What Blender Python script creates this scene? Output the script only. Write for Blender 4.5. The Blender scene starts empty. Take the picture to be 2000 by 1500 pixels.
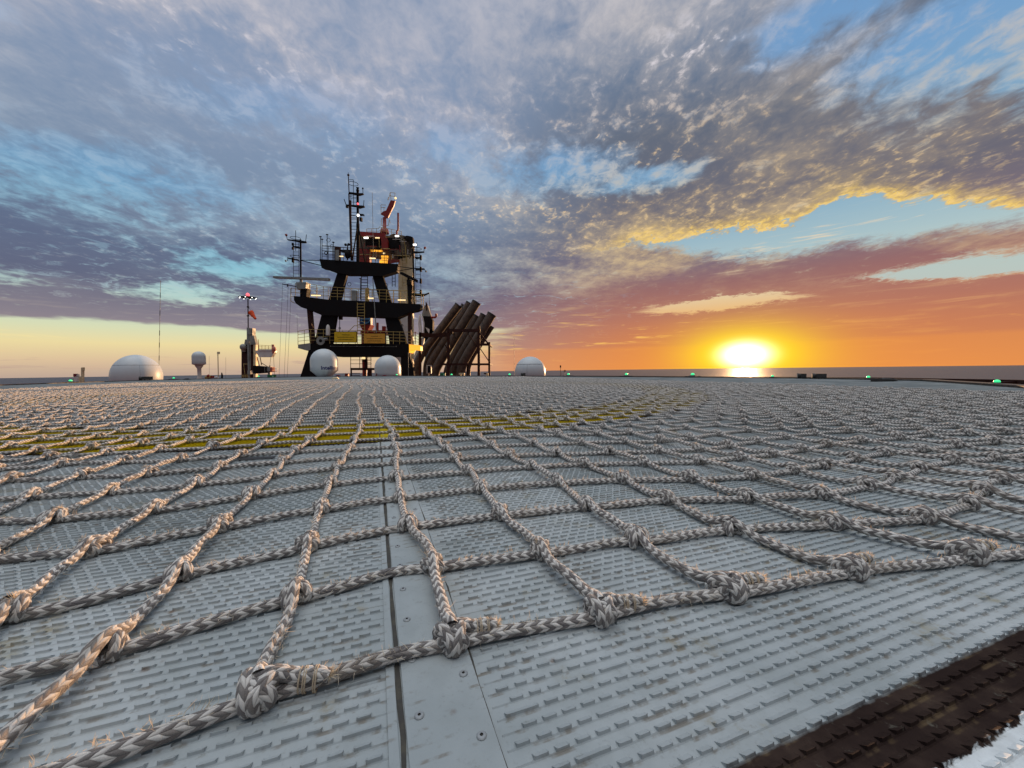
import bpy, bmesh, math, random
import numpy as np
from mathutils import Vector, Matrix

# ---------------------------------------------------------------- camera
H = 0.33                      # eye height over the helideck
F = 750.0                     # focal length in photo pixels (photo is 2000 x 1500)
PITCH = math.radians(2.09); ROLL = math.radians(0.724)
fw = Vector((0, math.cos(PITCH), -math.sin(PITCH)))
up0 = Vector((0, math.sin(PITCH), math.cos(PITCH))); rt0 = Vector((1, 0, 0))
rt = rt0*math.cos(ROLL) - up0*math.sin(ROLL)
up = up0*math.cos(ROLL) + rt0*math.sin(ROLL)
scene = bpy.context.scene
C = scene.collection
cam_d = bpy.data.cameras.new('camera'); cam = bpy.data.objects.new('camera', cam_d); C.objects.link(cam)
cam_d.sensor_width = 36; cam_d.lens = 36*F/2000; cam_d.clip_start = 0.01; cam_d.clip_end = 60000
cam.matrix_world = Matrix(((rt.x, up.x, -fw.x, 0), (rt.y, up.y, -fw.y, 0), (rt.z, up.z, -fw.z, H), (0, 0, 0, 1)))
scene.camera = cam

def pdir(px, py):             # direction seen at a photo pixel
    return fw + rt*((px-1000)/F) - up*((py-750)/F)
def gp(px, py, z=0.0):        # point of the level z seen at a photo pixel
    d = pdir(px, py); t = (z-H)/d.z
    return Vector((d.x*t, d.y*t, z))
def W(px, py, D):             # point at distance D ahead
    d = pdir(px, py); t = D/d.y
    return Vector((d.x*t, D, H+d.z*t))
def azel(px, py):
    d = pdir(px, py).normalized()
    return math.degrees(math.atan2(d.x, d.y)), math.degrees(math.asin(d.z))
def srgb(r, g, b):
    return tuple(((c/255)/12.92 if c <= 10 else ((c/255+.055)/1.055)**2.4) for c in (r, g, b)) + (1,)

# ---------------------------------------------------------------- node helper
class NB:
    def __init__(s, nt): s.nt = nt; s.n = nt.nodes; s.l = nt.links
    def new(s, t, **k):
        n = s.n.new(t)
        for a, b in k.items(): setattr(n, a, b)
        return n
    def put(s, sock, v):
        if isinstance(v, bpy.types.NodeSocket): s.l.new(v, sock)
        elif v is not None: sock.default_value = v
    def m(s, op, a, b=None, c=None, clamp=False):
        n = s.new('ShaderNodeMath', operation=op, use_clamp=clamp)
        s.put(n.inputs[0], a); s.put(n.inputs[1], b)
        if c is not None: s.put(n.inputs[2], c)
        return n.outputs[0]
    def add(s, a, b): return s.m('ADD', a, b)
    def sub(s, a, b): return s.m('SUBTRACT', a, b)
    def mul(s, a, b): return s.m('MULTIPLY', a, b)
    def div(s, a, b): return s.m('DIVIDE', a, b)
    def mx(s, a, b): return s.m('MAXIMUM', a, b)
    def mn(s, a, b): return s.m('MINIMUM', a, b)
    def ss(s, x, lo, hi, a=0., b=1.):
        n = s.new('ShaderNodeMapRange', interpolation_type='SMOOTHSTEP')
        for i, v in enumerate((x, lo, hi, a, b)): s.put(n.inputs[i], v)
        return n.outputs[0]
    def lin(s, x, lo, hi, a=0., b=1.):
        n = s.new('ShaderNodeMapRange')
        for i, v in enumerate((x, lo, hi, a, b)): s.put(n.inputs[i], v)
        return n.outputs[0]
    def xyz(s, x, y, z=0.):
        n = s.new('ShaderNodeCombineXYZ')
        for i, v in enumerate((x, y, z)): s.put(n.inputs[i], v)
        return n.outputs[0]
    def sep(s, v):
        n = s.new('ShaderNodeSeparateXYZ'); s.put(n.inputs[0], v); return n.outputs
    def noise(s, vec, scale, detail=4., rough=.55, dist=0., lac=2.):
        n = s.new('ShaderNodeTexNoise'); s.put(n.inputs['Vector'], vec)
        for k, v in (('Scale', scale), ('Detail', detail), ('Roughness', rough), ('Distortion', dist), ('Lacunarity', lac)): n.inputs[k].default_value = v
        return n.outputs[0]
    def vor(s, vec, scale, feature='F1', out=0):
        n = s.new('ShaderNodeTexVoronoi', feature=feature); s.put(n.inputs['Vector'], vec); n.inputs['Scale'].default_value = scale
        return n.outputs[out]
    def mix(s, f, a, b, mode='MIX'):
        n = s.new('ShaderNodeMix', data_type='RGBA', blend_type=mode)
        s.put(n.inputs[0], f); s.put(n.inputs[6], a); s.put(n.inputs[7], b)
        return n.outputs[2]
    def ramp(s, x, pts, lo, hi):
        f = s.lin(x, lo, hi); n = s.new('ShaderNodeValToRGB'); s.put(n.inputs[0], f); e = n.color_ramp.elements
        while len(e) < len(pts): e.new(.5)
        for el, (p, c) in zip(e, sorted(pts)): el.position = (p-lo)/(hi-lo); el.color = c
        return n.outputs[0]
    def curve(s, x, pts, lo, hi, vlo, vhi):
        n = s.new('ShaderNodeFloatCurve'); c = n.mapping.curves[0]
        pts = sorted(pts); f = lambda p: ((p[0]-lo)/(hi-lo), (p[1]-vlo)/(vhi-vlo))
        c.points[0].location = (0, f(pts[0])[1]); c.points[1].location = (1, f(pts[-1])[1])
        for p in pts: c.points.new(*f(p))
        n.mapping.update(); s.put(n.inputs['Value'], s.lin(x, lo, hi))
        return s.lin(n.outputs[0], 0., 1., vlo, vhi)

# ---------------------------------------------------------------- sun and sky
SUN_AZ, SUN_EL = azel(1455, 693)
sun_d = bpy.data.lights.new('sun', 'SUN'); sun = bpy.data.objects.new('sun', sun_d); C.objects.link(sun)
sun_d.energy = 5.; sun_d.angle = math.radians(.6); sun_d.color = (1, .56, .27)
sa, se = math.radians(SUN_AZ), math.radians(SUN_EL+1.2)
sv = Vector((math.sin(sa)*math.cos(se), math.cos(sa)*math.cos(se), math.sin(se)))
sun.rotation_euler = sv.to_track_quat('Z', 'Y').to_euler()

def build_world():
    w = bpy.data.worlds.new('World'); scene.world = w; w.use_nodes = True
    nt = w.node_tree; nt.nodes.clear(); b = NB(nt)
    tc = b.new('ShaderNodeTexCoord'); X, Y, Z = b.sep(tc.outputs['Generated'])
    E = b.mul(b.m('ARCSINE', Z), 57.2958)
    A = b.mul(b.m('ARCTAN2', X, Y), 57.2958)
    k = b.add(b.mx(Z, 0.), .13)
    pl = b.xyz(b.div(X, k), b.div(Y, k), 0.)
    # rotated, stretched cloud plane
    mp = b.new('ShaderNodeMapping'); b.put(mp.inputs[0], pl); mp.inputs['Rotation'].default_value = (0, 0, math.radians(-8)); mp.inputs['Scale'].default_value = (1, .78, 1)
    ps = mp.outputs[0]
    wn = b.new('ShaderNodeTexNoise'); b.put(wn.inputs['Vector'], ps); wn.inputs['Scale'].default_value = 1.1; wn.inputs['Detail'].default_value = 5
    wv = b.sep(wn.outputs['Color'])
    wn2 = b.new('ShaderNodeTexNoise'); b.put(wn2.inputs['Vector'], ps); wn2.inputs['Scale'].default_value = 6; wn2.inputs['Detail'].default_value = 5
    wv2 = b.sep(wn2.outputs['Color'])
    lowf = b.ss(E, 0., 18., .25, 1.)
    Aw = b.add(A, b.mul(b.add(b.mul(b.sub(wv[0], .5), 14.), b.mul(b.sub(wv2[0], .5), 7.)), lowf))
    Ew = b.add(E, b.mul(b.add(b.mul(b.sub(wv[1], .5), 6.), b.mul(b.sub(wv2[1], .5), 3.2)), lowf))
    # gentler warp for the crisp cloud fronts
    nq = b.noise(ps, 24., 4., .65, .8)
    Ef = b.add(E, b.mul(b.add(b.add(b.mul(b.sub(wv[1], .5), 1.2), b.mul(b.sub(wv2[1], .5), 3.2)), b.mul(b.sub(nq, .5), 2.6)), lowf))
    # noises
    n1 = b.noise(ps, 1.6, 7., .55, .3)
    n2 = b.noise(ps, 6.5, 6., .6, .4)
    n3 = b.noise(ps, 19., 4., .6, .6)
    n4 = b.noise(ps, 45., 3., .6, .5)
    hz = b.xyz(b.mul(A, .035), b.mul(b.add(E, b.mul(b.sub(wv[2], .5), 2.5)), .42), 0.)
    nh = b.noise(hz, 2.2, 6., .6, .3)          # level streaks for the low sky
    hz2 = b.xyz(b.mul(A, .06), b.mul(E, .9), 3.)
    nh2 = b.noise(hz2, 2.5, 5., .6, .5)
    dA = b.sub(A, SUN_AZ); dE = b.sub(E, SUN_EL)
    rt_ = b.ss(A, -14., 20.)                     # left to right of the view
    def blob(px, py, rx, ry, slope=0., pw=1., AA=Aw, EE=Ew):
        a0, e0 = azel(px, py); a1, _ = azel(px+rx, py); a2, _ = azel(px-rx, py); _, e1 = azel(px, py-ry); _, e2 = azel(px, py+ry)
        ra, re = (a1-a2)/2, (e1-e2)/2
        dx = b.sub(AA, a0); ey = b.sub(EE, e0)
        if slope: ey = b.sub(ey, b.mul(dx, slope))
        dx = b.div(dx, ra); ey = b.div(ey, re)
        r2 = b.add(b.mul(dx, dx), b.mul(ey, ey))
        if pw != 1: r2 = b.m('POWER', r2, pw)
        return b.m('EXPONENT', b.mul(r2, -1.))
    def fc(pts): return b.curve(A, [azel(*p) for p in pts], -60, 60, -5, 55)
    def mxs(*v):
        r = v[0]
        for q in v[1:]: r = b.mx(r, q)
        return r
    def adds(*v):
        r = v[0]
        for q in v[1:]: r = b.add(r, q)
        return r
    # --- clear sky
    cl = b.ramp(E, [(0, srgb(192,168,150)), (1.5, srgb(220,192,156)), (3.3, srgb(236,218,162)), (4.9, srgb(216,220,182)), (6.3, srgb(198,216,194)), (9, srgb(176,208,204)), (12, srgb(140,192,208)), (20, srgb(112,164,202)), (34, srgb(104,148,196)), (50, srgb(96,138,186))], 0, 50)
    cr = b.ramp(E, [(0, srgb(236,140,50)), (2.8, srgb(240,156,66)), (6, srgb(232,180,110)), (9, srgb(224,204,166)), (13, srgb(176,198,200)), (19, srgb(136,174,198)), (30, srgb(118,160,202)), (50, srgb(100,140,190))], 0, 50)
    clear = b.mix(rt_, cl, cr)
    # --- dark cloud
    dl = b.ramp(E, [(0, srgb(180,150,140)), (6, srgb(138,130,140)), (10, srgb(98,104,128)), (15, srgb(96,110,138)), (21, srgb(122,142,168)), (32, srgb(134,152,180)), (50, srgb(124,144,174))], 0, 50)
    dr = b.ramp(E, [(0, srgb(222,140,84)), (3.5, srgb(192,124,94)), (7, srgb(168,114,104)), (11, srgb(146,106,108)), (14, srgb(122,108,122)), (19, srgb(108,106,118)), (29, srgb(100,108,124)), (38, srgb(108,128,156)), (50, srgb(106,130,166))], 0, 50)
    dark = b.mix(rt_, dl, dr)
    # --- light cloud
    ll = b.ramp(E, [(0, srgb(236,206,160)), (6, srgb(232,212,180)), (12, srgb(170,196,210)), (20, srgb(176,190,204)), (32, srgb(208,200,202)), (50, srgb(192,194,206))], 0, 50)
    lr = b.ramp(E, [(0, srgb(255,176,72)), (5, srgb(250,190,110)), (9, srgb(238,206,160)), (14, srgb(236,206,150)), (22, srgb(238,206,150)), (32, srgb(222,206,190)), (50, srgb(226,222,226))], 0, 50)
    light = b.mix(rt_, ll, lr)
    # --- the gaps of clear sky
    U3 = fc([(1180,486),(1230,474),(1330,460),(1450,440),(1560,425),(1620,388),(1690,374),(1750,386),(1850,391),(1950,404),(2000,408)])
    L3 = fc([(1180,488),(1230,482),(1350,495),(1480,502),(1600,490),(1700,478),(1850,464),(2000,446)])
    g3 = b.mul(b.ss(b.sub(U3, Ef), -.1, .5), b.ss(b.sub(Ef, L3), -.6, 1.2))
    B0 = fc([(0,612),(150,618),(300,628),(420,636),(560,648),(700,652),(850,650),(950,640)])
    g0 = b.mul(b.ss(b.sub(B0, b.add(E, b.mul(b.sub(wv2[1], .5), .8))), -.05, .45), b.ss(b.add(A, b.mul(b.sub(nh, .5), 26.)), 2., -8.))
    U4 = fc([(1650,545),(1750,520),(1850,500),(1950,490),(2000,485)])
    L4 = fc([(1650,547),(1750,549),(1850,548),(1950,541),(2000,537)])
    g4 = b.mul(b.ss(b.sub(U4, Ef), -.2, .8), b.ss(b.sub(Ef, L4), -.3, .3))
    g5 = b.ss(b.add(blob(1400,594,175,15,.012,1.3, A, Ef), b.mul(b.sub(nh2, .5), 1.1)), .3, .75)
    g2 = mxs(b.mul(blob(470,520,140,34,.06), .9), b.mul(blob(350,568,120,20,.05), .8), b.mul(blob(30,530,60,20), .5))
    g6 = mxs(blob(1930,60,330,150,0,1.2), blob(1620,25,200,80), b.mul(blob(1980,170,120,60), .8))
    g7 = mxs(b.mul(blob(1080,330,190,60), .75), b.mul(blob(1250,355,120,26), .8))
    g8 = mxs(b.mul(blob(180,360,420,90,.12), .62), b.mul(blob(560,230,300,90), .5), b.mul(blob(880,300,160,70), .55), b.mul(blob(60,60,200,70), .3))
    brk = b.add(b.mul(b.sub(n2, .5), 1.6), b.mul(b.sub(n3, .5), .7))
    gs = b.add(mxs(g2, g6, g7, g8), b.mul(brk, 1.05))
    gsoft = b.ss(gs, .18, .8)
    # --- cloud body
    nb = b.noise(b.xyz(b.mul(b.sep(ps)[0], .9), b.mul(b.sep(ps)[1], 2.2), 5.), 1.0, 4., .55, .5)     # broad banks
    body = b.add(b.add(b.add(b.mul(b.sub(n1, .5), 1.4), b.mul(b.sub(n2, .5), 1.15)), b.mul(b.sub(n3, .5), .8)), b.add(b.mul(b.sub(n4, .5), .35), b.mul(b.sub(nb, .5), 1.5)))
    shade = b.ss(body, -.42, .68)                      # billow lighting
    lowE = b.ss(E, 13., 7.)                            # the level streaks take over low down
    shade = b.mix(lowE, shade, b.ss(b.add(nh, b.mul(b.sub(nh2, .5), .6)), .5, .95))
    litreg = adds(.52, b.mul(b.sub(nb, .5), 1.1), b.mul(blob(560,130,620,110,-.12), .5), b.mul(blob(1000,300,260,90,.05), .5), b.mul(blob(1500,230,420,150), -.28), b.mul(blob(150,490,380,70), -.6), b.mul(blob(1750,270,260,70), -.2), b.mul(blob(1150,460,300,60), .1), b.mul(blob(1500,530,500,36,.03), -.35))
    cloud = b.mix(b.mul(shade, b.mx(litreg, 0.05)), dark, light)
    # dapples: small bright tufts
    dap = b.ss(b.add(b.mul(n3, .55), b.add(b.mul(n4, .33), b.mul(n2, .38))), .655, .81)
    dreg = adds(b.mul(blob(900,330,330,90), .9), b.mul(blob(1150,330,260,70), .8), b.mul(blob(1500,60,260,60), .9), b.mul(blob(1750,110,200,40,.1), 1.), b.mul(blob(1350,130,220,100), .5), b.mul(blob(1450,400,420,50,.1), .45), b.mul(blob(450,130,360,80,-.15), .75), b.mul(blob(450,420,250,60), .4), b.mul(blob(1830,300,240,40), .35), b.mul(blob(1000,420,200,60), .4), b.mul(blob(450,520,250,50), .45))
    tuft = b.mix(b.ss(A, -25., 12.), srgb(206,204,206), srgb(250,214,160))
    tuft = b.mix(b.ss(E, 26., 36.), tuft, srgb(222,216,222))
    cloud = b.mix(b.mul(dap, dreg), cloud, tuft)
    # gold fringe above the right-hand gap
    du = b.sub(Ef, U3)
    above = b.ss(du, -.6, .1)
    fr = b.mul(above, b.mul(b.m('EXPONENT', b.mul(b.mx(du, 0.), -1.5)), b.ss(A, 6., 24.)))
    fr2 = b.mul(above, b.m('EXPONENT', b.mul(b.mx(du, 0.), -.36)))
    fr2 = b.mul(fr2, b.mul(b.ss(b.add(b.mul(n3, .6), b.mul(n4, .4)), .50, .64), b.ss(A, 2., 20.)))
    cloud = b.mix(b.mul(fr, b.ss(n3, .3, .6, .55, 1.)), cloud, srgb(255,214,110))
    cloud = b.mix(b.mul(fr2, .55), cloud, srgb(238,204,146))
    thin = b.ss(b.add(n2, b.mul(b.sub(n3, .5), .6)), .42, .7)      # thin white veil over the gaps
    clear = b.mix(g4, clear, srgb(180,200,196))
    gapcol = b.mix(b.mul(thin, b.ss(E, 10., 20., .25, .42)), clear, light)
    hard = mxs(g3, g4, g5)
    gap = mxs(gsoft, hard)
    sky = b.mix(gap, cloud, b.mix(hard, gapcol, clear))
    # wisps inside the right-hand gap
    wisp = b.mul(b.ss(nh2, .56, .72), b.mul(blob(1640,452,300,26,.05), .9))
    sky = b.mix(wisp, sky, srgb(236,214,180))
    # level bands low down on the left (clear band) and the right (burning haze)
    wl = b.mix(b.mul(b.ss(b.add(nh, b.mul(b.sub(nh2, .5), .4)), .55, .72), .6), clear, b.ramp(E, [(0, srgb(204,166,146)), (1.6, srgb(226,188,152)), (3.4, srgb(252,228,160)), (5.5, srgb(226,220,170)), (9, srgb(206,214,184))], 0, 50))
    wl = b.mix(b.mul(b.ss(nh2, .55, .7), b.mul(b.ss(E, 2.6, 1.2), .7)), wl, srgb(188,160,146))
    sky = b.mix(g0, sky, wl)
    # thin bright breaks in the cloud base on the left
    nh3 = b.noise(b.xyz(b.mul(A, .11), b.mul(b.add(E, b.mul(b.sub(wv2[0], .5), 2.)), .8), 7.), 2.6, 6., .62, .8)
    brkL = b.mul(b.ss(nh3, .56, .70), b.mul(b.mx(blob(420,560,420,60), b.mul(blob(900,600,300,60), .8)), b.sub(1., g0)))
    sky = b.mix(b.mul(brkL, .75), sky, b.ramp(E, [(0, srgb(230,196,160)), (5, srgb(214,200,180)), (9, srgb(172,196,204)), (14, srgb(150,190,210))], 0, 50))
    rw = b.mul(b.ss(E, 8., 5.), b.ss(A, -4., 8.))
    streak = b.mul(b.ss(b.add(nh2, b.mul(b.sub(nh, .5), .5)), .58, .72), b.mul(blob(1130,668,260,46), .9))
    sky = b.mix(streak, sky, srgb(252,206,110))
    band = b.mul(b.ss(E, 3.3, 2.7), b.ss(A, -12., 6.))
    sky = b.mix(b.mul(band, .45), sky, srgb(230,150,82))
    # glow of the sun through the haze
    def ell(sa_, se_, off=0.):
        x = b.div(dA, sa_); y = b.div(b.sub(dE, off), se_)
        return b.m('SQRT', b.add(b.mul(x, x), b.mul(y, y)))
    gl1 = b.m('EXPONENT', b.mul(ell(13., 4.6), -1.))
    gl2 = b.m('EXPONENT', b.mul(b.m('POWER', ell(5.6, 2.9), 1.6), -1.))
    gl3 = b.m('EXPONENT', b.mul(b.m('POWER', ell(2.5, 1.45), 2.6), -1.))
    sky = b.mix(b.mul(gl1, b.ss(E, 15., 4., 0., .85)), sky, (1.0, .30, .03, 1))
    sky = b.mix(gl2, sky, (1.35, 1.15, .0, 1))
    sky = b.mix(gl3, sky, (3.2, 2.9, 2.0, 1))
    # high and behind the camera the evening sky is open and bright
    up_ = b.ss(E, 44., 66.)
    # the sky away from the sun, behind the camera, is darker
    sky = b.mix(b.mul(b.ss(b.m('ABSOLUTE', A), 62., 100., 0., .72), b.ss(E, 55., 35.)), sky, srgb(74,84,104))
    upc = b.mix(b.ss(n1, .35, .65), srgb(180,205,235), (1.0, .98, .98, 1))
    sky = b.mix(up_, sky, b.mix(1., upc, (2.2, 2.05, 1.88, 1), 'MULTIPLY'))
    sky = b.mix(b.ss(E, -.2, -1.5), sky, srgb(70,66,70))
    bg = b.new('ShaderNodeBackground'); b.put(bg.inputs[0], sky); bg.inputs[1].default_value = 1.
    out = b.new('ShaderNodeOutputWorld'); b.l.new(bg.outputs[0], out.inputs[0])
    w.cycles.sampling_method = 'MANUAL'; w.cycles.sample_map_resolution = 1024
build_world()
vs = scene.view_settings; vs.view_transform = 'Standard'; vs.look = 'None'; vs.exposure = 0; vs.gamma = 1

# ---------------------------------------------------------------- mesh helpers
rng = np.random.default_rng(7); random.seed(7)
class MB:
    """collects polygons (with optional corner uvs and material index) and links them as ONE mesh object"""
    def __init__(s): s.v = []; s.f4 = []; s.uv = []; s.mi = []; s.sm = []; s.n = 0; s.ng = []
    def quads(s, v, q, uv=None, mi=0, smooth=False):
        v = np.asarray(v, float).reshape(-1, 3); q = np.asarray(q, int).reshape(-1, 4)
        s.v.append(v); s.f4.append(q+s.n); s.n += len(v)
        s.uv.append(np.zeros((len(q)*4, 2)) if uv is None else np.asarray(uv).reshape(-1, 2))
        s.mi.append(np.full(len(q), mi)); s.sm.append(np.full(len(q), smooth)); return s
    def ngon(s, pts, mi=0): s.ng.append((np.asarray(pts, float), mi)); return s
    def hexa(s, c, mi=0):     # 8 corners: bottom 4 (ccw), top 4
        return s.quads(c, [(0,3,2,1),(4,5,6,7),(0,1,5,4),(1,2,6,5),(2,3,7,6),(3,0,4,7)], mi=mi)
    def box(s, x0, x1, y0, y1, z0, z1, mi=0):
        return s.hexa([(x0,y0,z0),(x1,y0,z0),(x1,y1,z0),(x0,y1,z0),(x0,y0,z1),(x1,y0,z1),(x1,y1,z1),(x0,y1,z1)], mi)
    def bar(s, a, b, w, h=None, mi=0, upv=(0,0,1)):   # rectangular bar from a to b
        a = Vector(a); b = Vector(b); h = h or w; d = (b-a).normalized(); u = Vector(upv)
        if abs(d.dot(u)) > .95: u = Vector((0, 1, 0))
        r = d.cross(u).normalized()*w/2; u = r.normalized().cross(d)*h/2
        return s.hexa([a-r-u, a+r-u, a+r+u, a-r+u, b-r-u, b+r-u, b+r+u, b-r+u], mi)
    def tube(s, pts, rad, n=8, mi=0, cap=True, smooth=True, braid=0., v0=0., closed=False):
        P = np.asarray([tuple(p) for p in pts], float); m = len(P)
        rad = np.broadcast_to(np.asarray(rad, float), (m,))
        T = np.gradient(P, axis=0)
        if closed: T = np.roll(P, -1, 0)-np.roll(P, 1, 0)
        T /= np.maximum(np.linalg.norm(T, axis=1), 1e-9)[:, None]
        ref = np.array((0, 0, 1.)) if abs(T[:, 2]).max() < .9 else (np.array((1., 0, 0)) if abs(T[:, 0]).max() < .9 else np.array((.3, 1., .2)))
        if closed or m > 3:    # parallel transport
            N = np.zeros_like(P); t0 = T[0]; r = np.array((0, 0, 1.)) if abs(t0[2]) < .9 else np.array((1., 0, 0))
            n0 = r-t0*r.dot(t0); n0 /= np.linalg.norm(n0); N[0] = n0
            for i in range(1, m):
                n0 = n0-T[i]*n0.dot(T[i]); n0 /= max(np.linalg.norm(n0), 1e-9); N[i] = n0
        else:
            N = ref-T*(T@ref)[:, None]; N /= np.linalg.norm(N, axis=1)[:, None]
        B = np.cross(T, N)
        L = np.r_[0, np.cumsum(np.linalg.norm(np.diff(P, axis=0), axis=1))]+v0
        th = np.arange(n)/n*2*math.pi
        R = rad[:, None]*np.ones((m, n))
        if braid: R = R*(1+braid*(stitch(th[None, :]/(2*math.pi), L[:, None])-.6))
        V = P[:, None]+R[..., None]*(np.cos(th)[None, :, None]*N[:, None]+np.sin(th)[None, :, None]*B[:, None])
        i = np.arange(m-1)[:, None]; j = np.arange(n)[None, :]; j2 = (j+1) % n
        q = np.stack([i*n+j+0*i, i*n+j2, (i+1)*n+j2, (i+1)*n+j+0*i], -1).reshape(-1, 4)
        u0 = (j/n+0*i).ravel(); u1 = ((j+1)/n+0*i).ravel(); va = (L[:-1][:, None]+0*j).ravel(); vb = (L[1:][:, None]+0*j).ravel()
        uv = np.stack([np.stack([u0, va], -1), np.stack([u1, va], -1), np.stack([u1, vb], -1), np.stack([u0, vb], -1)], 1)
        s.quads(V.reshape(-1, 3), q, uv, mi, smooth)
        if cap and not closed:
            s.ngon(V[0][::-1], mi); s.ngon(V[-1], mi)
        return s
    def rod(s, a, b, r, n=6, mi=0): return s.tube([a, b], r, n, mi)
    def lathe(s, prof, c=(0,0,0), n=24, mi=0, smooth=True):   # prof: (radius, z)
        pr = np.asarray(prof, float); m = len(pr); th = np.arange(n)/n*2*math.pi
        V = np.stack([pr[:, 0][:, None]*np.cos(th), pr[:, 0][:, None]*np.sin(th), pr[:, 1][:, None]+0*th], -1)+np.array(tuple(c))
        i = np.arange(m-1)[:, None]; j = np.arange(n)[None, :]; j2 = (j+1) % n
        q = np.stack([i*n+j, i*n+j2, (i+1)*n+j2, (i+1)*n+j], -1).reshape(-1, 4)
        return s.quads(V.reshape(-1, 3), q, None, mi, smooth)
    def ball(s, c, r, n=12, mi=0, sz=1.):
        t = np.linspace(-math.pi/2, math.pi/2, n//2+1)
        return s.lathe([(max(r*math.cos(a), r*.001), r*sz*math.sin(a)) for a in t], c, n, mi)
    def prism(s, poly, y0, y1, mi=0):      # polygon in x,z extruded along y
        p = [(x, z) for x, z in poly]; m = len(p)
        a = [(x, y0, z) for x, z in p]; c = [(x, y1, z) for x, z in p]
        s.quads(a+c, [(i, (i+1) % m, m+(i+1) % m, m+i) for i in range(m)], mi=mi)
        s.ngon(a[::-1], mi); s.ngon(c, mi); return s
    def build(s, name, mats, parent=None, origin=None):
        if not isinstance(mats, (list, tuple)): mats = [mats]
        V = np.concatenate(s.v) if s.v else np.zeros((0, 3)); Q = np.concatenate(s.f4) if s.f4 else np.zeros((0, 4), int)
        lv = [Q.ravel()]; tot = [np.full(len(Q), 4)]; mi = list(s.mi); sm = list(s.sm); uv = list(s.uv); k = len(V); vv = [V]
        for p, m_ in s.ng:
            vv.append(p); lv.append(np.arange(len(p))+k); k += len(p); tot.append([len(p)]); mi.append([m_]); sm.append([False]); uv.append(np.zeros((len(p), 2)))
        V = np.concatenate(vv); 
        if origin is not None: V = V-np.array(tuple(origin))
        lv = np.concatenate(lv).astype(np.int32); tot = np.concatenate(tot).astype(np.int32)
        me = bpy.data.meshes.new(name)
        me.vertices.add(len(V)); me.vertices.foreach_set('co', V.astype(np.float32).ravel())
        me.loops.add(len(lv)); me.loops.foreach_set('vertex_index', lv)
        me.polygons.add(len(tot)); me.polygons.foreach_set('loop_start', np.r_[0, np.cumsum(tot)[:-1]].astype(np.int32))
        me.polygons.foreach_set('loop_total', tot)
        me.polygons.foreach_set('material_index', np.concatenate(mi).astype(np.int32))
        me.polygons.foreach_set('use_smooth', np.concatenate(sm).astype(bool))
        l = me.uv_layers.new(name='uv'); l.data.foreach_set('uv', np.concatenate(uv).astype(np.float32).ravel())
        for m_ in mats: me.materials.append(m_)
        me.update(calc_edges=True)
        o = bpy.data.objects.new(name, me); C.objects.link(o)
        if origin is not None and parent is None: o.location = tuple(origin)
        if parent is not None: o.parent = parent
        return o

def tag(o, label=None, cat=None, group=None, kind=None):
    if label: o['label'] = label
    if cat: o['category'] = cat
    if group: o['group'] = group
    if kind: o['kind'] = kind
    return o
def empty(name, loc=(0,0,0), label=None, cat=None, group=None, rz=0.):
    o = bpy.data.objects.new(name, None); C.objects.link(o); o.location = tuple(loc); o.rotation_euler = (0, 0, rz); o.empty_display_size = .1
    return tag(o, label, cat, group)
def copy_tree(o, parent=None):
    c = o.copy(); C.objects.link(c)
    if parent: c.parent = parent
    for ch in [x for x in scene.objects if x.parent == o]: copy_tree(ch, c)
    return c

# ---------------------------------------------------------------- braided rope
NS = 8; PER = .0172          # stitches round the rope, braid repeat (m)
def stitch(u, v):             # height of the braid relief, 0..1
    a = u*NS; col = np.floor(a); fa = a-col-.5
    d = np.where(col % 2 == 0, 1., -1.)
    s = (v/PER+d*fa*.5)*2; fs = s-np.floor(s)-.5
    return np.sqrt(np.maximum(0, 1-(2*fa)**2*.9))*np.sqrt(np.maximum(0, 1-(2*fs)**2*.85))

def mat(name, col, rough=.6, metal=0., spec=.5, emit=None, es=0., dirt=0., dcol=None, scale=3., bump=0., bscale=40.):
    m = bpy.data.materials.new(name); m.use_nodes = True; nt = m.node_tree; p = nt.nodes['Principled BSDF']; b = NB(nt)
    col = tuple(col)[:3]+(1,); p.inputs['Base Color'].default_value = col
    p.inputs['Roughness'].default_value = rough; p.inputs['Metallic'].default_value = metal; p.inputs['Specular IOR Level'].default_value = spec
    g = b.new('ShaderNodeTexCoord')
    if dirt:
        n = b.noise(g.outputs['Object'], scale, 7., .65)
        c = b.mix(b.mul(b.ss(n, .42, .68), dirt), col, dcol or tuple(c_*.4 for c_ in col[:3])+(1,))
        b.put(p.inputs['Base Color'], c)
        b.put(p.inputs['Roughness'], b.lin(n, .3, .7, rough*.8, min(1., rough*1.25)))
    if bump:
        bn = b.new('ShaderNodeBump'); bn.inputs['Strength'].default_value = bump; bn.inputs['Distance'].default_value = .01
        b.put(bn.inputs['Height'], b.noise(g.outputs['Object'], bscale, 4.)); b.put(p.inputs['Normal'], bn.outputs[0])
    if emit: p.inputs['Emission Color'].default_value = tuple(emit)[:3]+(1,); p.inputs['Emission Strength'].default_value = es
    return m

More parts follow.
